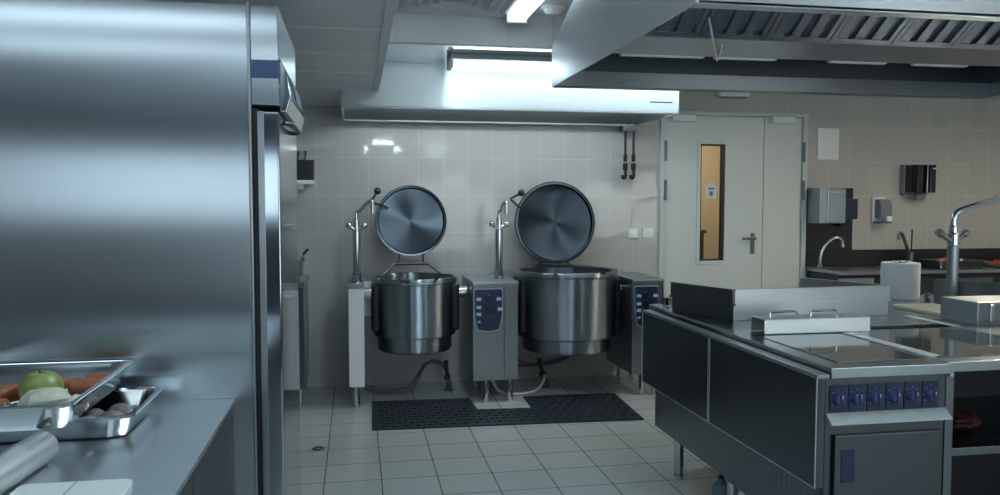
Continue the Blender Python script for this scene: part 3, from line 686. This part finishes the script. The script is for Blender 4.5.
for i, (x, y, s) in enumerate(((-.69, 2.20, .034), (-.64, 2.235, .036), (-.645, 2.325, .033), (-.70, 2.285, .032))):
    l = ('nearest the front wall', 'close to the right rim', 'near the back right corner', 'half under the upper pan')[i]
    t = thing('mushroom', 'greyish brown mushroom in the lower pan, ' + l, 'mushroom', (x, y, .8735), 'mushrooms in the lower pan')
    b = B(); lathe(b, [(0, s * 1.05), (s * .5, s * .98), (s * .9, s * .66), (s, s * .42), (s * .9, s * .34), (s * .4, s * .42), (0, s * .42)], (x, y, .8735), 20); obj('cap', b, 'mushroom', t)
    b = B(); cyl(b, (x, y, .8735), (x + .003, y, .8735 + s * .45), s * .32, 12, s * .26); obj('stem', b, 'mushroom', t)
# roll of foil lying across the table corner, white chopping board
t = thing('foil_roll', 'thick pale silver roll of foil lying on the preparation table', 'roll', (-.82, 2.0, .87))
ra = .0365; p0 = Vector((-.706, 1.945, .8705 + ra)); p1 = Vector((-.752, 1.42, .8705 + ra)); dd = (p1 - p0).normalized()
b = B(); tube(b, [p0, p0 + dd * .001, p1], [ra - .002, ra, ra], 36); obj('foil', b, 'foil', t)
b = B(); tube(b, [p0 - dd * .004, p0 + dd * .01], .018, 24); obj('core', b, 'paper_white', t)
t = thing('chopping_board', 'white plastic chopping board at the bottom edge beside the foil roll', 'board', (-.58, 1.65, .87))
b = B(); loft(b, [[(x, y, z) for x, y in rring(-.574, 1.565, w, d_, .02)] for w, d_, z in ((.216, .396, .8705), (.22, .40, .872), (.22, .40, .881), (.216, .396, .8825))]); obj('board_slab', b, 'board', t)
b = B(); box(b, -.578, -.574, 1.40, 1.77, .8823, .8828); obj('groove', b, 'grey_plastic', t)

# ------------------------------------------------------------------ island
IX = 1.585; FY = 2.46; MY = 3.285; EY = 4.20; ZT = .90
# near range
t = thing('range_cooker', 'steel electric range with six blue knobs at the near island corner', 'range', (1.84, 2.85, 0))
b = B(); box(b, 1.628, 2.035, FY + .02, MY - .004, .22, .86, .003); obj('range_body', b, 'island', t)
b = B(); box(b, IX, 2.046, FY - .012, MY - .002, .862, ZT, .004)
obj('range_top', b, 'island_top', t)
b = B(); box(b, 1.66, 2.01, 2.53, 3.08, ZT - .0005, ZT + .003, .001); obj('ceramic_hob', b, 'glass_top', t)
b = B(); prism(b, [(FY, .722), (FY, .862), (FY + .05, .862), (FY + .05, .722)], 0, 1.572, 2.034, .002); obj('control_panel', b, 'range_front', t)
b = B(); prism(b, [(FY - .038, .708), (FY - .038, .713), (FY + .001, .742), (FY + .03, .742), (FY + .03, .708)], 0, 1.575, 2.036, .001)
obj('knob_guard', b, 'ledge', t)
for i in range(6):
    x = 1.617 + i * .0712; zc = .792; y = FY - .001
    b = B(); q = prism(b, [(y - .003, zc - .047), (y - .003, zc + .047), (y + .004, zc + .047), (y + .004, zc - .047)], 0, x - .031, x + .031, .001); kp = obj('knob_plate', b, 'navy', t)
    b = B(); cyl(b, (x, y, zc), (x, y - .024, zc), .0255, 24, .021, .003)
    box(b, x - .004, x + .004, y - .030, y - .018, zc - .021, zc + .018, .002); obj('knob', b, 'knob', kp)
    b = B()
    for a in range(7):
        an = PI * (1.25 - a * .25); box(b, x + .028 * math.cos(an) - .001, x + .028 * math.cos(an) + .001, y - .0040, y + .002, zc + .030 * math.sin(an) - .0015, zc + .030 * math.sin(an) + .0015)
    box(b, x - .0012, x + .0012, y - .0315, y - .029, zc + .004, zc + .016); obj('dial_mark', b, 'led', kp)
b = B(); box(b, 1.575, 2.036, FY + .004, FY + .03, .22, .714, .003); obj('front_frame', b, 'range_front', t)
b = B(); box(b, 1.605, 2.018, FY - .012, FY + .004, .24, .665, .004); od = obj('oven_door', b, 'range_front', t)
b = B(); box(b, 1.628, 1.678, FY - .0145, FY - .011, .50, .615, .001); obj('door_badge', b, 'navy', od)
for x, y in ((1.68, 2.55), (2.0, 2.55), (1.68, 3.24), (2.0, 3.24)): leg(t, x, y, .225, .022)
# ribbed lower side panel
b = B()
for i in range(22): box(b, 1.620, 1.629, FY + .03 + i * .0365, FY + .03 + i * .0365 + .0345, .22, .86, .001, 1)
obj('ribbed_side_panel', b, 'island', t)

# far unit with the splash guard
t = thing('griddle_unit', 'steel griddle unit with tall splash guard behind the range', 'griddle', (2.2, 3.75, 0))
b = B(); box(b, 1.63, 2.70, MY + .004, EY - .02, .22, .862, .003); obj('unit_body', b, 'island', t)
b = B(); box(b, IX + .01, 2.70, MY, EY, .862, ZT, .004); obj('unit_top', b, 'island_top', t)
def plate(pts, thick):
    tt = bmesh.new(); V = [tt.verts.new(p) for p in pts]; tt.faces.new(V); bmesh.ops.recalc_face_normals(tt, faces=tt.faces); bmesh.ops.solidify(tt, geom=list(tt.faces), thickness=thick); b = B(); return join(b, tt)
A0 = Vector((1.765, 3.53, 0)); A1 = Vector((1.62, 3.93, 0)); C0 = Vector((2.615, 3.57, 0)); C1 = Vector((2.40, 4.02, 0))
def guard(name, p, q, mt='guard'):
    d_ = (q - p).normalized(); n_ = Vector((d_.y, -d_.x, 0))
    b = B(); z1 = 1.046; zr = .975
    for k0, k1, za, zb in ((0, .012, zr, z1), (-.012, 0, ZT, zr + .004)):
        P = [p + n_ * k0, q + n_ * k0, q + n_ * k1, p + n_ * k1]
        prism(b, [(v.x, v.y) for v in P], 2, za, zb, .002)
    P = [p - n_ * .008, q - n_ * .008, q + n_ * .016, p + n_ * .016]; prism(b, [(v.x, v.y) for v in P], 2, z1, z1 + .004)
    P = [p - n_ * .002, q - n_ * .002, q + n_ * .022, p + n_ * .022]; prism(b, [(v.x, v.y) for v in P], 2, zr - .002, zr + .006)
    return obj(name, b, mt, t)
guard('splash_guard_front', A0, C0); guard('splash_guard_side', A1, A0, 'island'); guard('splash_guard_side', C0 + Vector((0, .02, 0)), C1)
b = B(); box(b, 1.83, 2.36, 3.60, 4.12, ZT, ZT + .006, .002); obj('griddle_plate', b, 'dark_steel', t)
b = B(); box(b, 1.652, 1.672, 4.10, 4.14, ZT, ZT + .045, .003); box(b, 1.652, 1.70, 4.10, 4.105, ZT, ZT + .045); obj('corner_bracket', b, 'island_top', t)
for x, y in ((1.69, 3.98), (2.6, 3.98), (1.69, 3.36), (2.6, 3.36)): leg(t, x, y, .225, .026)

# folded-down side flaps
def flap(y0, y1, label):
    t = thing('drop_leaf', label, 'shelf flap', (1.545, (y0 + y1) / 2, .49), 'folded-down shelf flaps on the island side')
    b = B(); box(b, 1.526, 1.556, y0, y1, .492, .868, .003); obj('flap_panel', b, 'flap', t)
    b = B(); box(b, 1.524, 1.572, y0, y1, .866, .882, .003); obj('flap_edge', b, 'steel_y', t)
    for y in (y0, y1 - .006):
        b = B(); box(b, 1.5235, 1.5265, y, y + .006, .494, .866, .001); obj('edge_strip', b, 'guard', t)  # bright strips added to imitate the highlight along the flap edges
    b = B(); box(b, 1.5235, 1.5265, y0, y1, .490, .494, .001); obj('edge_strip', b, 'guard', t)
    for y in (y0 + .12, y1 - .12):
        b = B(); box(b, 1.556, 1.632, y - .02, y + .02, .80, .84, .002); obj('bracket', b, 'dark_steel', t)
flap(2.435, 3.272, 'nearer one of two dark steel flaps folded down along the island side')
flap(3.280, 4.11, 'farther one of two dark steel flaps folded down along the island side')
# siphon below the island
t = thing('drain_trap', 'translucent plastic drain trap on black pipe below the island', 'drain', (1.76, 3.62, 0))
b = B(); tube(b, [(1.78, 3.66, .218), (1.775, 3.64, .17), (1.765, 3.62, .155), (1.76, 3.62, .10)], .014, 12); obj('pipe', b, 'black', t)
b = B(); lathe(b, [(0, 0), (.035, 0), (.042, .01), (.042, .06), (.034, .08), (.018, .09), (.018, .105), (0, .105)], (1.76, 3.62, .0), 24); obj('trap_cup', b, 'trap', t)

# low steel lid with two loop handles standing before the guard
t = thing('folding_cover', 'low folded steel cover with two loop handles on the range top', 'lid', (1.95, 3.18, ZT))
b = B(); box(b, 1.70, 2.20, 3.115, 3.119, ZT + .0035, .965, .001); box(b, 1.70, 2.20, 3.115, 3.235, .962, .966, .001); box(b, 1.70, 2.20, 3.231, 3.235, ZT + .0035, .965, .001); box(b, 2.196, 2.20, 3.115, 3.235, ZT + .0035, .965)
obj('lid_shell', b, 'guard', t)
for x in (1.80, 1.99):
    b = B(); tube(b, [(x - .062, 3.14, .964), (x - .062, 3.14, .988), (x - .054, 3.14, .995), (x + .054, 3.14, .995), (x + .062, 3.14, .988), (x + .062, 3.14, .964)], .005, 10); obj('loop_handle', b, 'chrome', t)

# middle worktop and open shelf cabinet to the right of the range
t = thing('shelf_cabinet', 'open steel shelf cabinet right of the range with dark interior', 'cabinet', (2.55, 2.9, 0))
b = B(); box(b, 2.048, 3.66, FY + .012, 3.17, .862, ZT, .004); obj('cabinet_top', b, 'island_top', t)
b = B(); box(b, 2.085, 2.66, 2.55, 3.13, ZT - .0005, ZT + .003, .001); obj('glass_inset', b, 'glass_top', t)
b = B(); box(b, 2.048, 2.082, FY + .014, 3.16, .10, .862, .003); obj('side_panel', b, 'island', t)
b = B(); box(b, 3.62, 3.655, FY + .014, 3.16, .10, .862, .003); obj('side_panel', b, 'island', t)
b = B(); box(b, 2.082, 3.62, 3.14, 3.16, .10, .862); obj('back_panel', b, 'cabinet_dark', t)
b = B(); box(b, 2.082, 3.62, FY + .02, 3.14, .556, .586, .003); obj('shelf', b, 'island', t)
b = B(); box(b, 2.082, 3.62, FY + .02, 3.14, .10, .13, .003); obj('bottom_panel', b, 'island', t)
b = B(); cyl(b, (2.064, FY + .014, .855), (2.064, FY + .006, .855), .008, 14); obj('hinge_pin', b, 'chrome', t)
for x, y in ((2.09, 2.52), (3.6, 2.52), (2.09, 3.1), (3.6, 3.1)): leg(t, x, y, .105, .022)
b = B(); box(b, 2.055, 2.10, 2.57, 3.10, ZT + .0005, ZT + .0045, .001); tag(obj('joint_strip', b, 'white_panel'), 'pale flat joint strip between range top and middle worktop', 'strip')
t = thing('cloth_bundle', 'dark red cloth bundle lying on the open cabinet shelf', 'cloth', (2.25, 2.62, .586))
b = B(); ball(b, (2.27, 2.70, .625), .075, 1.3, 1, .5, 28, 16, .35, 2.2); obj('red_cloth', b, 'red', t)
b = B(); ball(b, (2.21, 2.80, .665), .085, 1.2, 1, .75, 28, 16, .35, 2.2); obj('maroon_cloth', b, 'maroon', t)

# rear right island unit: worktop with sink guards, tap, paper roll, cream board
t = thing('sink_unit', 'steel sink unit at the far right of the island', 'sink', (3.2, 3.75, 0))
b = B(); box(b, 2.704, 3.66, 3.174, EY + .14, .862, ZT, .004); obj('unit_top', b, 'island_top', t)
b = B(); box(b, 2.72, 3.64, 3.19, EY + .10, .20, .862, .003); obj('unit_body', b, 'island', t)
b = B(); box(b, 2.80, 3.62, 3.20, 3.44, ZT + .012, 1.005, .006); box(b, 2.81, 3.6, 3.21, 3.43, ZT, ZT + .013); obj('sink_block', b, 'steel_x', t)
b = B(); box(b, 2.86, 2.885, 3.190, 3.2, ZT + .015, .995, .004); obj('block_seam', b, 'chrome', t)
for x, y in ((2.78, 3.26), (3.58, 3.26), (2.78, 4.2), (3.58, 4.2)): leg(t, x, y, .205, .026)
def wing(p, q, z0, z1, par):
    p = Vector((*p, 0)); q = Vector((*q, 0)); d_ = (q - p).normalized(); n_ = Vector((d_.y, -d_.x, 0)) * .012
    b = B(); prism(b, [(v.x, v.y) for v in (p, q, q + n_, p + n_)], 2, z0, z1, .002); return obj('splash_wing', b, 'island', par)
wing((3.215, 4.00), (3.58, 3.60), ZT + .0005, 1.03, t)
wing((3.215, 4.00), (3.62, 4.04), ZT + .0005, 1.03, t)
b = B(); box(b, 3.15, 3.185, 3.98, 4.0, ZT, .955, .003); obj('corner_bracket', b, 'island_top', t)
b = B(); box(b, 2.66, 2.70, 3.18, 3.52, ZT + .0005, ZT + .004, .001); tag(obj('joint_strip', b, 'white_panel'), 'pale flat joint strip between middle worktop and sink unit', 'strip')
t = thing('cutting_board', 'cream cutting board on the island beside the tall tap', 'board', (2.98, 3.65, ZT))
b = B(); loft(b, [[(x, y, z) for x, y in rring(2.965, 3.66, w, d_, .02)] for w, d_, z in ((.25, .38, .9005), (.254, .384, .903), (.254, .384, .913), (.25, .38, .916))]); obj('board_slab', b, 'cream', t)
t = thing('paper_roll', 'big white paper towel roll standing on the island', 'paper roll', (3.115, 4.19, ZT))
b = B(); cx, cy = 3.142, 4.19; z0, z1 = ZT + .0005, 1.112
lathe(b, [(.028, z0), (.100, z0), (.105, z0 + .006), (.105, z1 - .004), (.102, z1), (.03, z1), (.028, z1 - .01), (.028, z0)], (cx, cy, 0), 56); obj('paper', b, 'paper', t)
b = B(); lathe(b, [(.022, z0 + .002), (.028, z0 + .002), (.028, z1 + .006), (.022, z1 + .006), (.022, z0 + .002)], (cx, cy, 0), 32); obj('cardboard_core', b, 'cream', t)
tt = bmesh.new(); V = [[tt.verts.new((cx - .06 + i * .012, cy - .05 + j * .018 + .004 * math.sin(i), z1 + .002 + .010 * abs(math.sin(i * .9 + j)))) for i in range(9)] for j in range(4)]
for j in range(3):
    for i in range(8): tt.faces.new((V[j][i], V[j][i + 1], V[j + 1][i + 1], V[j + 1][i]))
bmesh.ops.recalc_face_normals(tt, faces=tt.faces); bmesh.ops.solidify(tt, geom=list(tt.faces), thickness=.001); b = B(); join(b, tt); obj('loose_sheet', b, 'paper', t)

t = thing('island_tap', 'tall chrome pillar tap with long swing spout on the island', 'tap', (3.24, 3.86, ZT))
tx, ty = 3.212, 3.86
b = B(); cyl(b, (tx, ty, ZT), (tx, ty, ZT + .012), .05, 32, bev=.003); obj('base_flange', b, 'chrome', t)
b = B(); cyl(b, (tx, ty, ZT + .012), (tx, ty, 1.225), .029, 32); obj('column', b, 'steel_v', t)
b = B(); cyl(b, (tx, ty, 1.225), (tx, ty, 1.295), .034, 28, bev=.006); cyl(b, (tx, ty, 1.295), (tx, ty, 1.335), .024, 24, bev=.004); obj('mixer_body', b, 'chrome', t)
for s, e in ((-1, (-.095, -.02, .052)), (1, (.075, .01, .045))):
    b = B(); p = Vector((tx, ty, 1.242)); q = p + Vector(e); tube(b, [p, q], .013, 14); dq = (q - p).normalized(); tube(b, [q - dq * .01, q + dq * .022], .021, 16); obj('valve_handle', b, 'chrome', t)
b = B(); tube(b, [(tx, ty, 1.33), (tx, ty, 1.375), (tx + .008, ty - .001, 1.400), (tx + .035, ty - .004, 1.420), (tx + .30, ty - .03, 1.497), (tx + .55, ty - .05, 1.57)], .0185, 14, 0); obj('spout', b, 'chrome', t)
b = B(); cyl(b, (tx + .55, ty - .05, 1.58), (tx + .55, ty - .05, 1.51), .017, 16); obj('nozzle', b, 'chrome', t)

# ------------------------------------------------------------------ island hood
t = thing('island_hood', 'big steel extraction hood hanging above the island', 'hood', (2.3, 3.2, 2.06))
X0, X1 = 1.0, 3.52; Y0, Y1, Z0 = 2.275, 4.05, 2.055
side = [(Y0, Z0), (Y1, Z0), (Y1, 2.262), (3.62, 2.405), (3.20, 2.555), (2.70, 2.555), (Y0, 2.30)]
b = B(); prism(b, side, 0, X0, X0 + .010); obj('side_panel', b, 'hood', t)
b = B(); prism(b, side, 0, X1 - .010, X1); obj('side_panel', b, 'hood', t)
b = B(); box(b, X0 + .01, X1 - .01, Y0, Y0 + .010, Z0, 2.30, .001); box(b, X0 + .01, X1 - .01, Y0, Y0 + .055, Z0 - .002, Z0 + .010, .002); prism(b, [(Y0, 2.295), (2.70, 2.55), (2.70, 2.56), (Y0, 2.306)], 0, X0 + .01, X1 - .01); obj('front_panel', b, 'hood_x', t)
b = B(); box(b, X0 + .01, X1 - .01, Y1 - .010, Y1, Z0, 2.262, .001); box(b, X0 + .01, X1 - .01, Y1 - .075, Y1, Z0 - .002, Z0 + .010, .002)
prism(b, [(Y1, 2.262), (Y1, 2.25), (3.62, 2.395), (3.20, 2.545), (3.20, 2.555), (3.62, 2.405)], 0, X0 + .01, X1 - .01); obj('back_panel', b, 'dark_steel', t)
b = B(); box(b, X0 + .011, X1 - .011, Y1 - .085, Y1 - .076, Z0 - .001, Z0 + .075, .002); obj('gutter', b, 'steel_x', t)
b = B(); box(b, X0 + .01, X1 - .01, 2.70, 3.20, 2.545, 2.555); box(b, 1.195, 3.4, 2.75, 3.15, 2.555, ZC, .001); obj('duct_collar', b, 'bulk', t)
# central plenum with slanted baffle filters towards the front
b = B(); prism(b, [(2.95, 2.095), (3.30, 2.095), (3.30, 2.13), (3.0, 2.54), (2.90, 2.54), (2.90, 2.16)], 0, X0 + .012, X1 - .012, .002); obj('plenum', b, 'filt', t)
nf = 9; fw = (X1 - X0 - .05) / nf
p0 = Vector((0, 2.935, 2.105)); p1 = Vector((0, 2.50, 2.40)); ed = (p1 - p0).normalized(); nr = Vector((0, -ed.z, ed.y)); nr = nr if nr.z < 0 else -nr
for i in range(nf):
    x0 = X0 + .025 + i * fw; b = B()
    def bar(xa, xb, s0, s1, h0, h1):
        P = [p0 + ed * s0 + nr * h0, p0 + ed * s1 + nr * h0, p0 + ed * s1 + nr * h1, p0 + ed * s0 + nr * h1]
        prism(b, [(v.y, v.z) for v in P], 0, xa, xb)
    Ln = (p1 - p0).length
    bar(x0 + .004, x0 + fw - .004, 0, .022, -.012, .012); bar(x0 + .004, x0 + fw - .004, Ln - .022, Ln, -.012, .012); bar(x0 + .002, x0 + .022, 0, Ln, -.012, .012); bar(x0 + fw - .022, x0 + fw - .002, 0, Ln, -.012, .012)
    fr = obj('filter_frame', b, 'filt', t)
    b = B(); nb = 3; w = (fw - .05) / nb
    for k in range(nb):
        xa = x0 + .025 + k * w
        for dx0, dx1, h0, h1 in ((.0, .62, .004, .010), (.0, .08, -.012, .010), (.54, .62, -.012, .010), (.5, 1.1, -.014, -.010)): bar(xa + dx0 * w, xa + dx1 * w, .02, Ln - .02, h0, h1)
    obj('baffle', b, 'filt', fr)
b = B(); prism(b, [(3.30, 2.13), (3.30, 2.12), (3.66, 2.30), (3.95, 2.25), (3.95, 2.27), (3.66, 2.33)], 0, X0 + .012, X1 - .012); obj('inner_lining', b, 'dark_steel', t)
for x0, x1 in ((1.12, 1.50), (1.55, 1.84), (2.10, 2.38), (2.52, 2.80)):
    b = B(); box(b, x0, x1, 3.302, 3.335, 2.090, 2.118, .004); obj('light_strip', b, 'white', t)
b = B(); tube(b, [(1.285, 2.80, 2.14), (1.363, 2.932, 2.086), (1.56, 3.312, 2.082)], .004, 8); tube(b, [(1.56, 3.31, 2.083), (1.50, 3.15, 2.084), (1.432, 2.998, 2.086)], .004, 8); obj('wire_hook', b, 'white', t)

# ------------------------------------------------------------------ right end of the back wall
t = thing('access_panel', 'white framed square access panel on the wall right of the door', 'panel', (4.09, WY, 1.84))
b = B(); box(b, 3.985, 4.19, WY - .012, WY - .0005, 1.84, 2.115, .003); obj('panel_frame', b, 'white', t)
b = B(); box(b, 4.01, 4.165, WY - .016, WY - .011, 1.868, 2.088, .002); obj('panel_door', b, 'white', t)
t = thing('towel_dispenser', 'black paper towel dispenser on the beige tiled wall', 'dispenser', (5.02, WY, 1.52))
b = B(); box(b, 4.80, 5.055, WY - .06, WY - .001, 1.535, 1.80, .008); obj('back_case', b, 'grey_plastic', t)
for x0, x1 in ((4.812, 4.925), (4.938, 5.048)):
    b = B(); prism(b, [(x0, WY - .06), (x0, WY - .15), (x0 + .03, WY - .19), (x1 - .03, WY - .19), (x1, WY - .15), (x1, WY - .06)], 2, 1.55, 1.795, .006); obj('front_cover', b, 'black_gloss', t)
b = B(); box(b, 4.926, 4.937, WY - .196, WY - .06, 1.548, 1.797, .002); obj('divider', b, 'chrome', t)
b = B(); box(b, 4.985, 5.03, WY - .1915, WY - .189, 1.755, 1.768); obj('badge', b, 'led', t)
b = B(); prism(b, [(WY - .06, 1.536), (WY - .13, 1.536), (WY - .11, 1.49), (WY - .07, 1.482)], 0, 4.89, 4.98, .006); obj('paper_tail', b, 'grey_plastic', t)
t = thing('soap_dispenser', 'grey and white soap dispenser left of the black towel dispenser', 'dispenser', (4.64, WY, 1.27))
b = B(); box(b, 4.525, 4.655, WY - .03, WY - .001, 1.285, 1.515, .008); obj('back_plate', b, 'white', t)
b = B(); prism(b, [(WY - .03, 1.325), (WY - .11, 1.325), (WY - .12, 1.36), (WY - .118, 1.44), (WY - .09, 1.485), (WY - .03, 1.495)], 0, 4.540, 4.655, .008); obj('tank_cover', b, 'grey_plastic', t)
b = B(); prism(b, [(WY - .03, 1.278), (WY - .12, 1.278), (WY - .13, 1.29), (WY - .03, 1.30)], 0, 4.530, 4.650, .003); obj('drip_base', b, 'grey_plastic', t)
b = B(); box(b, 4.585, 4.640, WY - .14, WY - .05, 1.298, 1.345, .006); obj('push_lever', b, 'white', t)

t = thing('splash_panel', 'dark splash panel on the wall behind the corner sink tap', 'panel', (4.12, WY, .93))
b = B(); box(b, 3.885, 4.335, WY - .02, WY - .001, 1.046, 1.592, .002); obj('panel_sheet', b, 'dark_splash', t)
t = thing('wall_cabinet', 'small steel wall box above the gooseneck tap', 'box', (4.05, WY, 1.28))
b = B(); box(b, 3.888, 4.13, WY - .22, WY - .021, 1.285, 1.585, .006); obj('box_body', b, 'steel_v', t)
b = B(); box(b, 3.955, 4.125, WY - .232, WY - .219, 1.29, 1.58, .004); obj('box_door', b, 'fridge_door', t)
b = B(); box(b, 3.97, 4.11, WY - .236, WY - .230, 1.545, 1.565, .002); obj('door_pull', b, 'chrome', t)
t = thing('glove_dispenser', 'navy blue dispenser hanging right of the steel wall box', 'dispenser', (4.3, WY, 1.26))
b = B(); box(b, 4.137, 4.29, WY - .16, WY - .021, 1.32, 1.495, .006); obj('dispenser_case', b, 'navy', t)
b = B(); box(b, 4.145, 4.215, WY - .14, WY - .03, 1.255, 1.331, .005); obj('lower_chute', b, 'navy_deep', t)
b = B(); cyl(b, (4.16, WY - .163, 1.465), (4.16, WY - .158, 1.465), .012, 16); obj('lock', b, 'led', t)

t = thing('wall_counter', 'long steel counter with dark fronts along the back wall at right', 'counter', (5.2, 6.2, 0))
b = B(); box(b, 3.885, 6.65, 5.90, 6.44, .872, .90, .004); obj('counter_top', b, 'steel_x', t)
b = B(); box(b, 3.885, 6.65, 6.42, WY - .001, .90, 1.045, .003); obj('backsplash', b, 'dark_splash', t)
b = B(); box(b, 3.90, 6.63, 5.96, 6.42, .10, .872, .002); obj('counter_body', b, 'cabinet_dark', t)
b = B(); box(b, 3.90, 4.22, 5.945, 5.961, .12, .84, .003); obj('cabinet_door', b, 'steel_v', t)
for i in range(4):
    x = 4.23 + i * .6; b = B(); box(b, x, x + .59, 5.945, 5.961, .12, .84, .003); cd = obj('cabinet_door', b, 'cabinet_dark', t)
    b = B(); tube(b, [(x + .06, 5.945, .70), (x + .06, 5.92, .70), (x + .06, 5.92, .82), (x + .06, 5.945, .82)], .005, 8); obj('handle', b, 'chrome', cd)
b = B(); box(b, 3.92, 6.6, 6.0, 6.40, 0, .10); obj('plinth', b, 'black', t)
t = thing('gooseneck_tap', 'curved chrome gooseneck tap below the steel wall box', 'tap', (3.84, 6.2, .9))
gx, gy = 3.915, 6.25
b = B(); cyl(b, (gx, gy, .9), (gx, gy, .93), .022, 20, bev=.003); obj('tap_base', b, 'chrome', t)
b = B(); tube(b, [(gx, gy, .93), (gx + .003, gy, 1.00), (gx + .03, gy - .005, 1.08), (gx + .09, gy - .012, 1.145), (gx + .15, gy - .02, 1.165), (gx + .185, gy - .025, 1.14), (gx + .192, gy - .026, 1.105)], .012, 12, 5); obj('spout', b, 'chrome', t)
b = B(); cyl(b, (gx + .192, gy - .026, 1.11), (gx + .192, gy - .026, 1.08), .015, 14); obj('nozzle', b, 'chrome', t)
t = thing('swivel_tap', 'dark swivel tap with thin upright lever on the wall counter', 'tap', (4.77, 6.28, .9))
sx, sy_ = 4.80, 6.28
b = B(); cyl(b, (sx, sy_, .9), (sx, sy_, 1.03), .042, 24, bev=.006); obj('tap_body', b, 'dark_steel', t)
b = B(); tube(b, [(sx, sy_, .99), (sx - .07, sy_ - .03, 1.11), (sx - .125, sy_ - .05, 1.195), (sx - .15, sy_ - .06, 1.20), (sx - .165, sy_ - .065, 1.18), (sx - .166, sy_ - .065, 1.14)], .014, 12); obj('spout', b, 'dark_steel', t)
b = B(); cyl(b, (sx + .012, sy_, 1.03), (sx + .014, sy_, 1.23), .006, 10); obj('lever', b, 'black', t)

def tray(cx, cy, w, d_, h, label, mt):
    t = thing('food_tray', label, 'tray', (cx, cy, .9), 'trays on the wall counter')
    def R(w_, dd, r, zz): return [(x, y, zz) for x, y in rring(cx, cy, w_, dd, r, 5)]
    b = B(); z = .9005
    loft(b, [R(w - .06, d_ - .06, .03, z), R(w - .02, d_ - .02, .04, z + h - .004), R(w, d_, .03, z + h - .003), R(w, d_, .03, z + h), R(w - .02, d_ - .02, .04, z + h), R(w - .062, d_ - .062, .03, z + .003)]); obj('tray_body', b, mt, t)
    return t
tray(5.08, 6.12, .48, .30, .07, 'dark deep tray with a little red meat beside the swivel tap', 'dark_steel')
tray(5.78, 6.10, .72, .36, .035, 'wide shallow tray of diced red meat at the right frame edge', 'pan')
r_ = random.Random(5)
b = B()
for i in range(140): ball(b, (5.78 + r_.uniform(-.30, .30), 6.10 + r_.uniform(-.13, .13), .925 + r_.uniform(0, .022)), r_.uniform(.014, .022), 1, 1, .8, 7, 5, .4, 2)
tag(obj('diced_meat', b, 'meat'), 'heap of diced red meat in the wide shallow tray', 'meat', None, 'stuff')
b = B(); ball(b, (5.00, 6.12, .945), .05, 1.3, .9, .8, 20, 12, .35, 2.2); tag(obj('meat_piece', b, 'meat'), 'single red piece of meat in the dark deep tray', 'meat')

# ------------------------------------------------------------------ world and colour
w = bpy.data.worlds.new('world'); S.world = w; w.use_nodes = True
w.node_tree.nodes['Background'].inputs[0].default_value = (.05, .07, .10, 1); w.node_tree.nodes['Background'].inputs[1].default_value = .3
S.view_settings.view_transform = 'Standard'; S.view_settings.look = 'None'; S.view_settings.gamma = 1; S.view_settings.use_curve_mapping = False
S.view_settings.exposure = 1.35
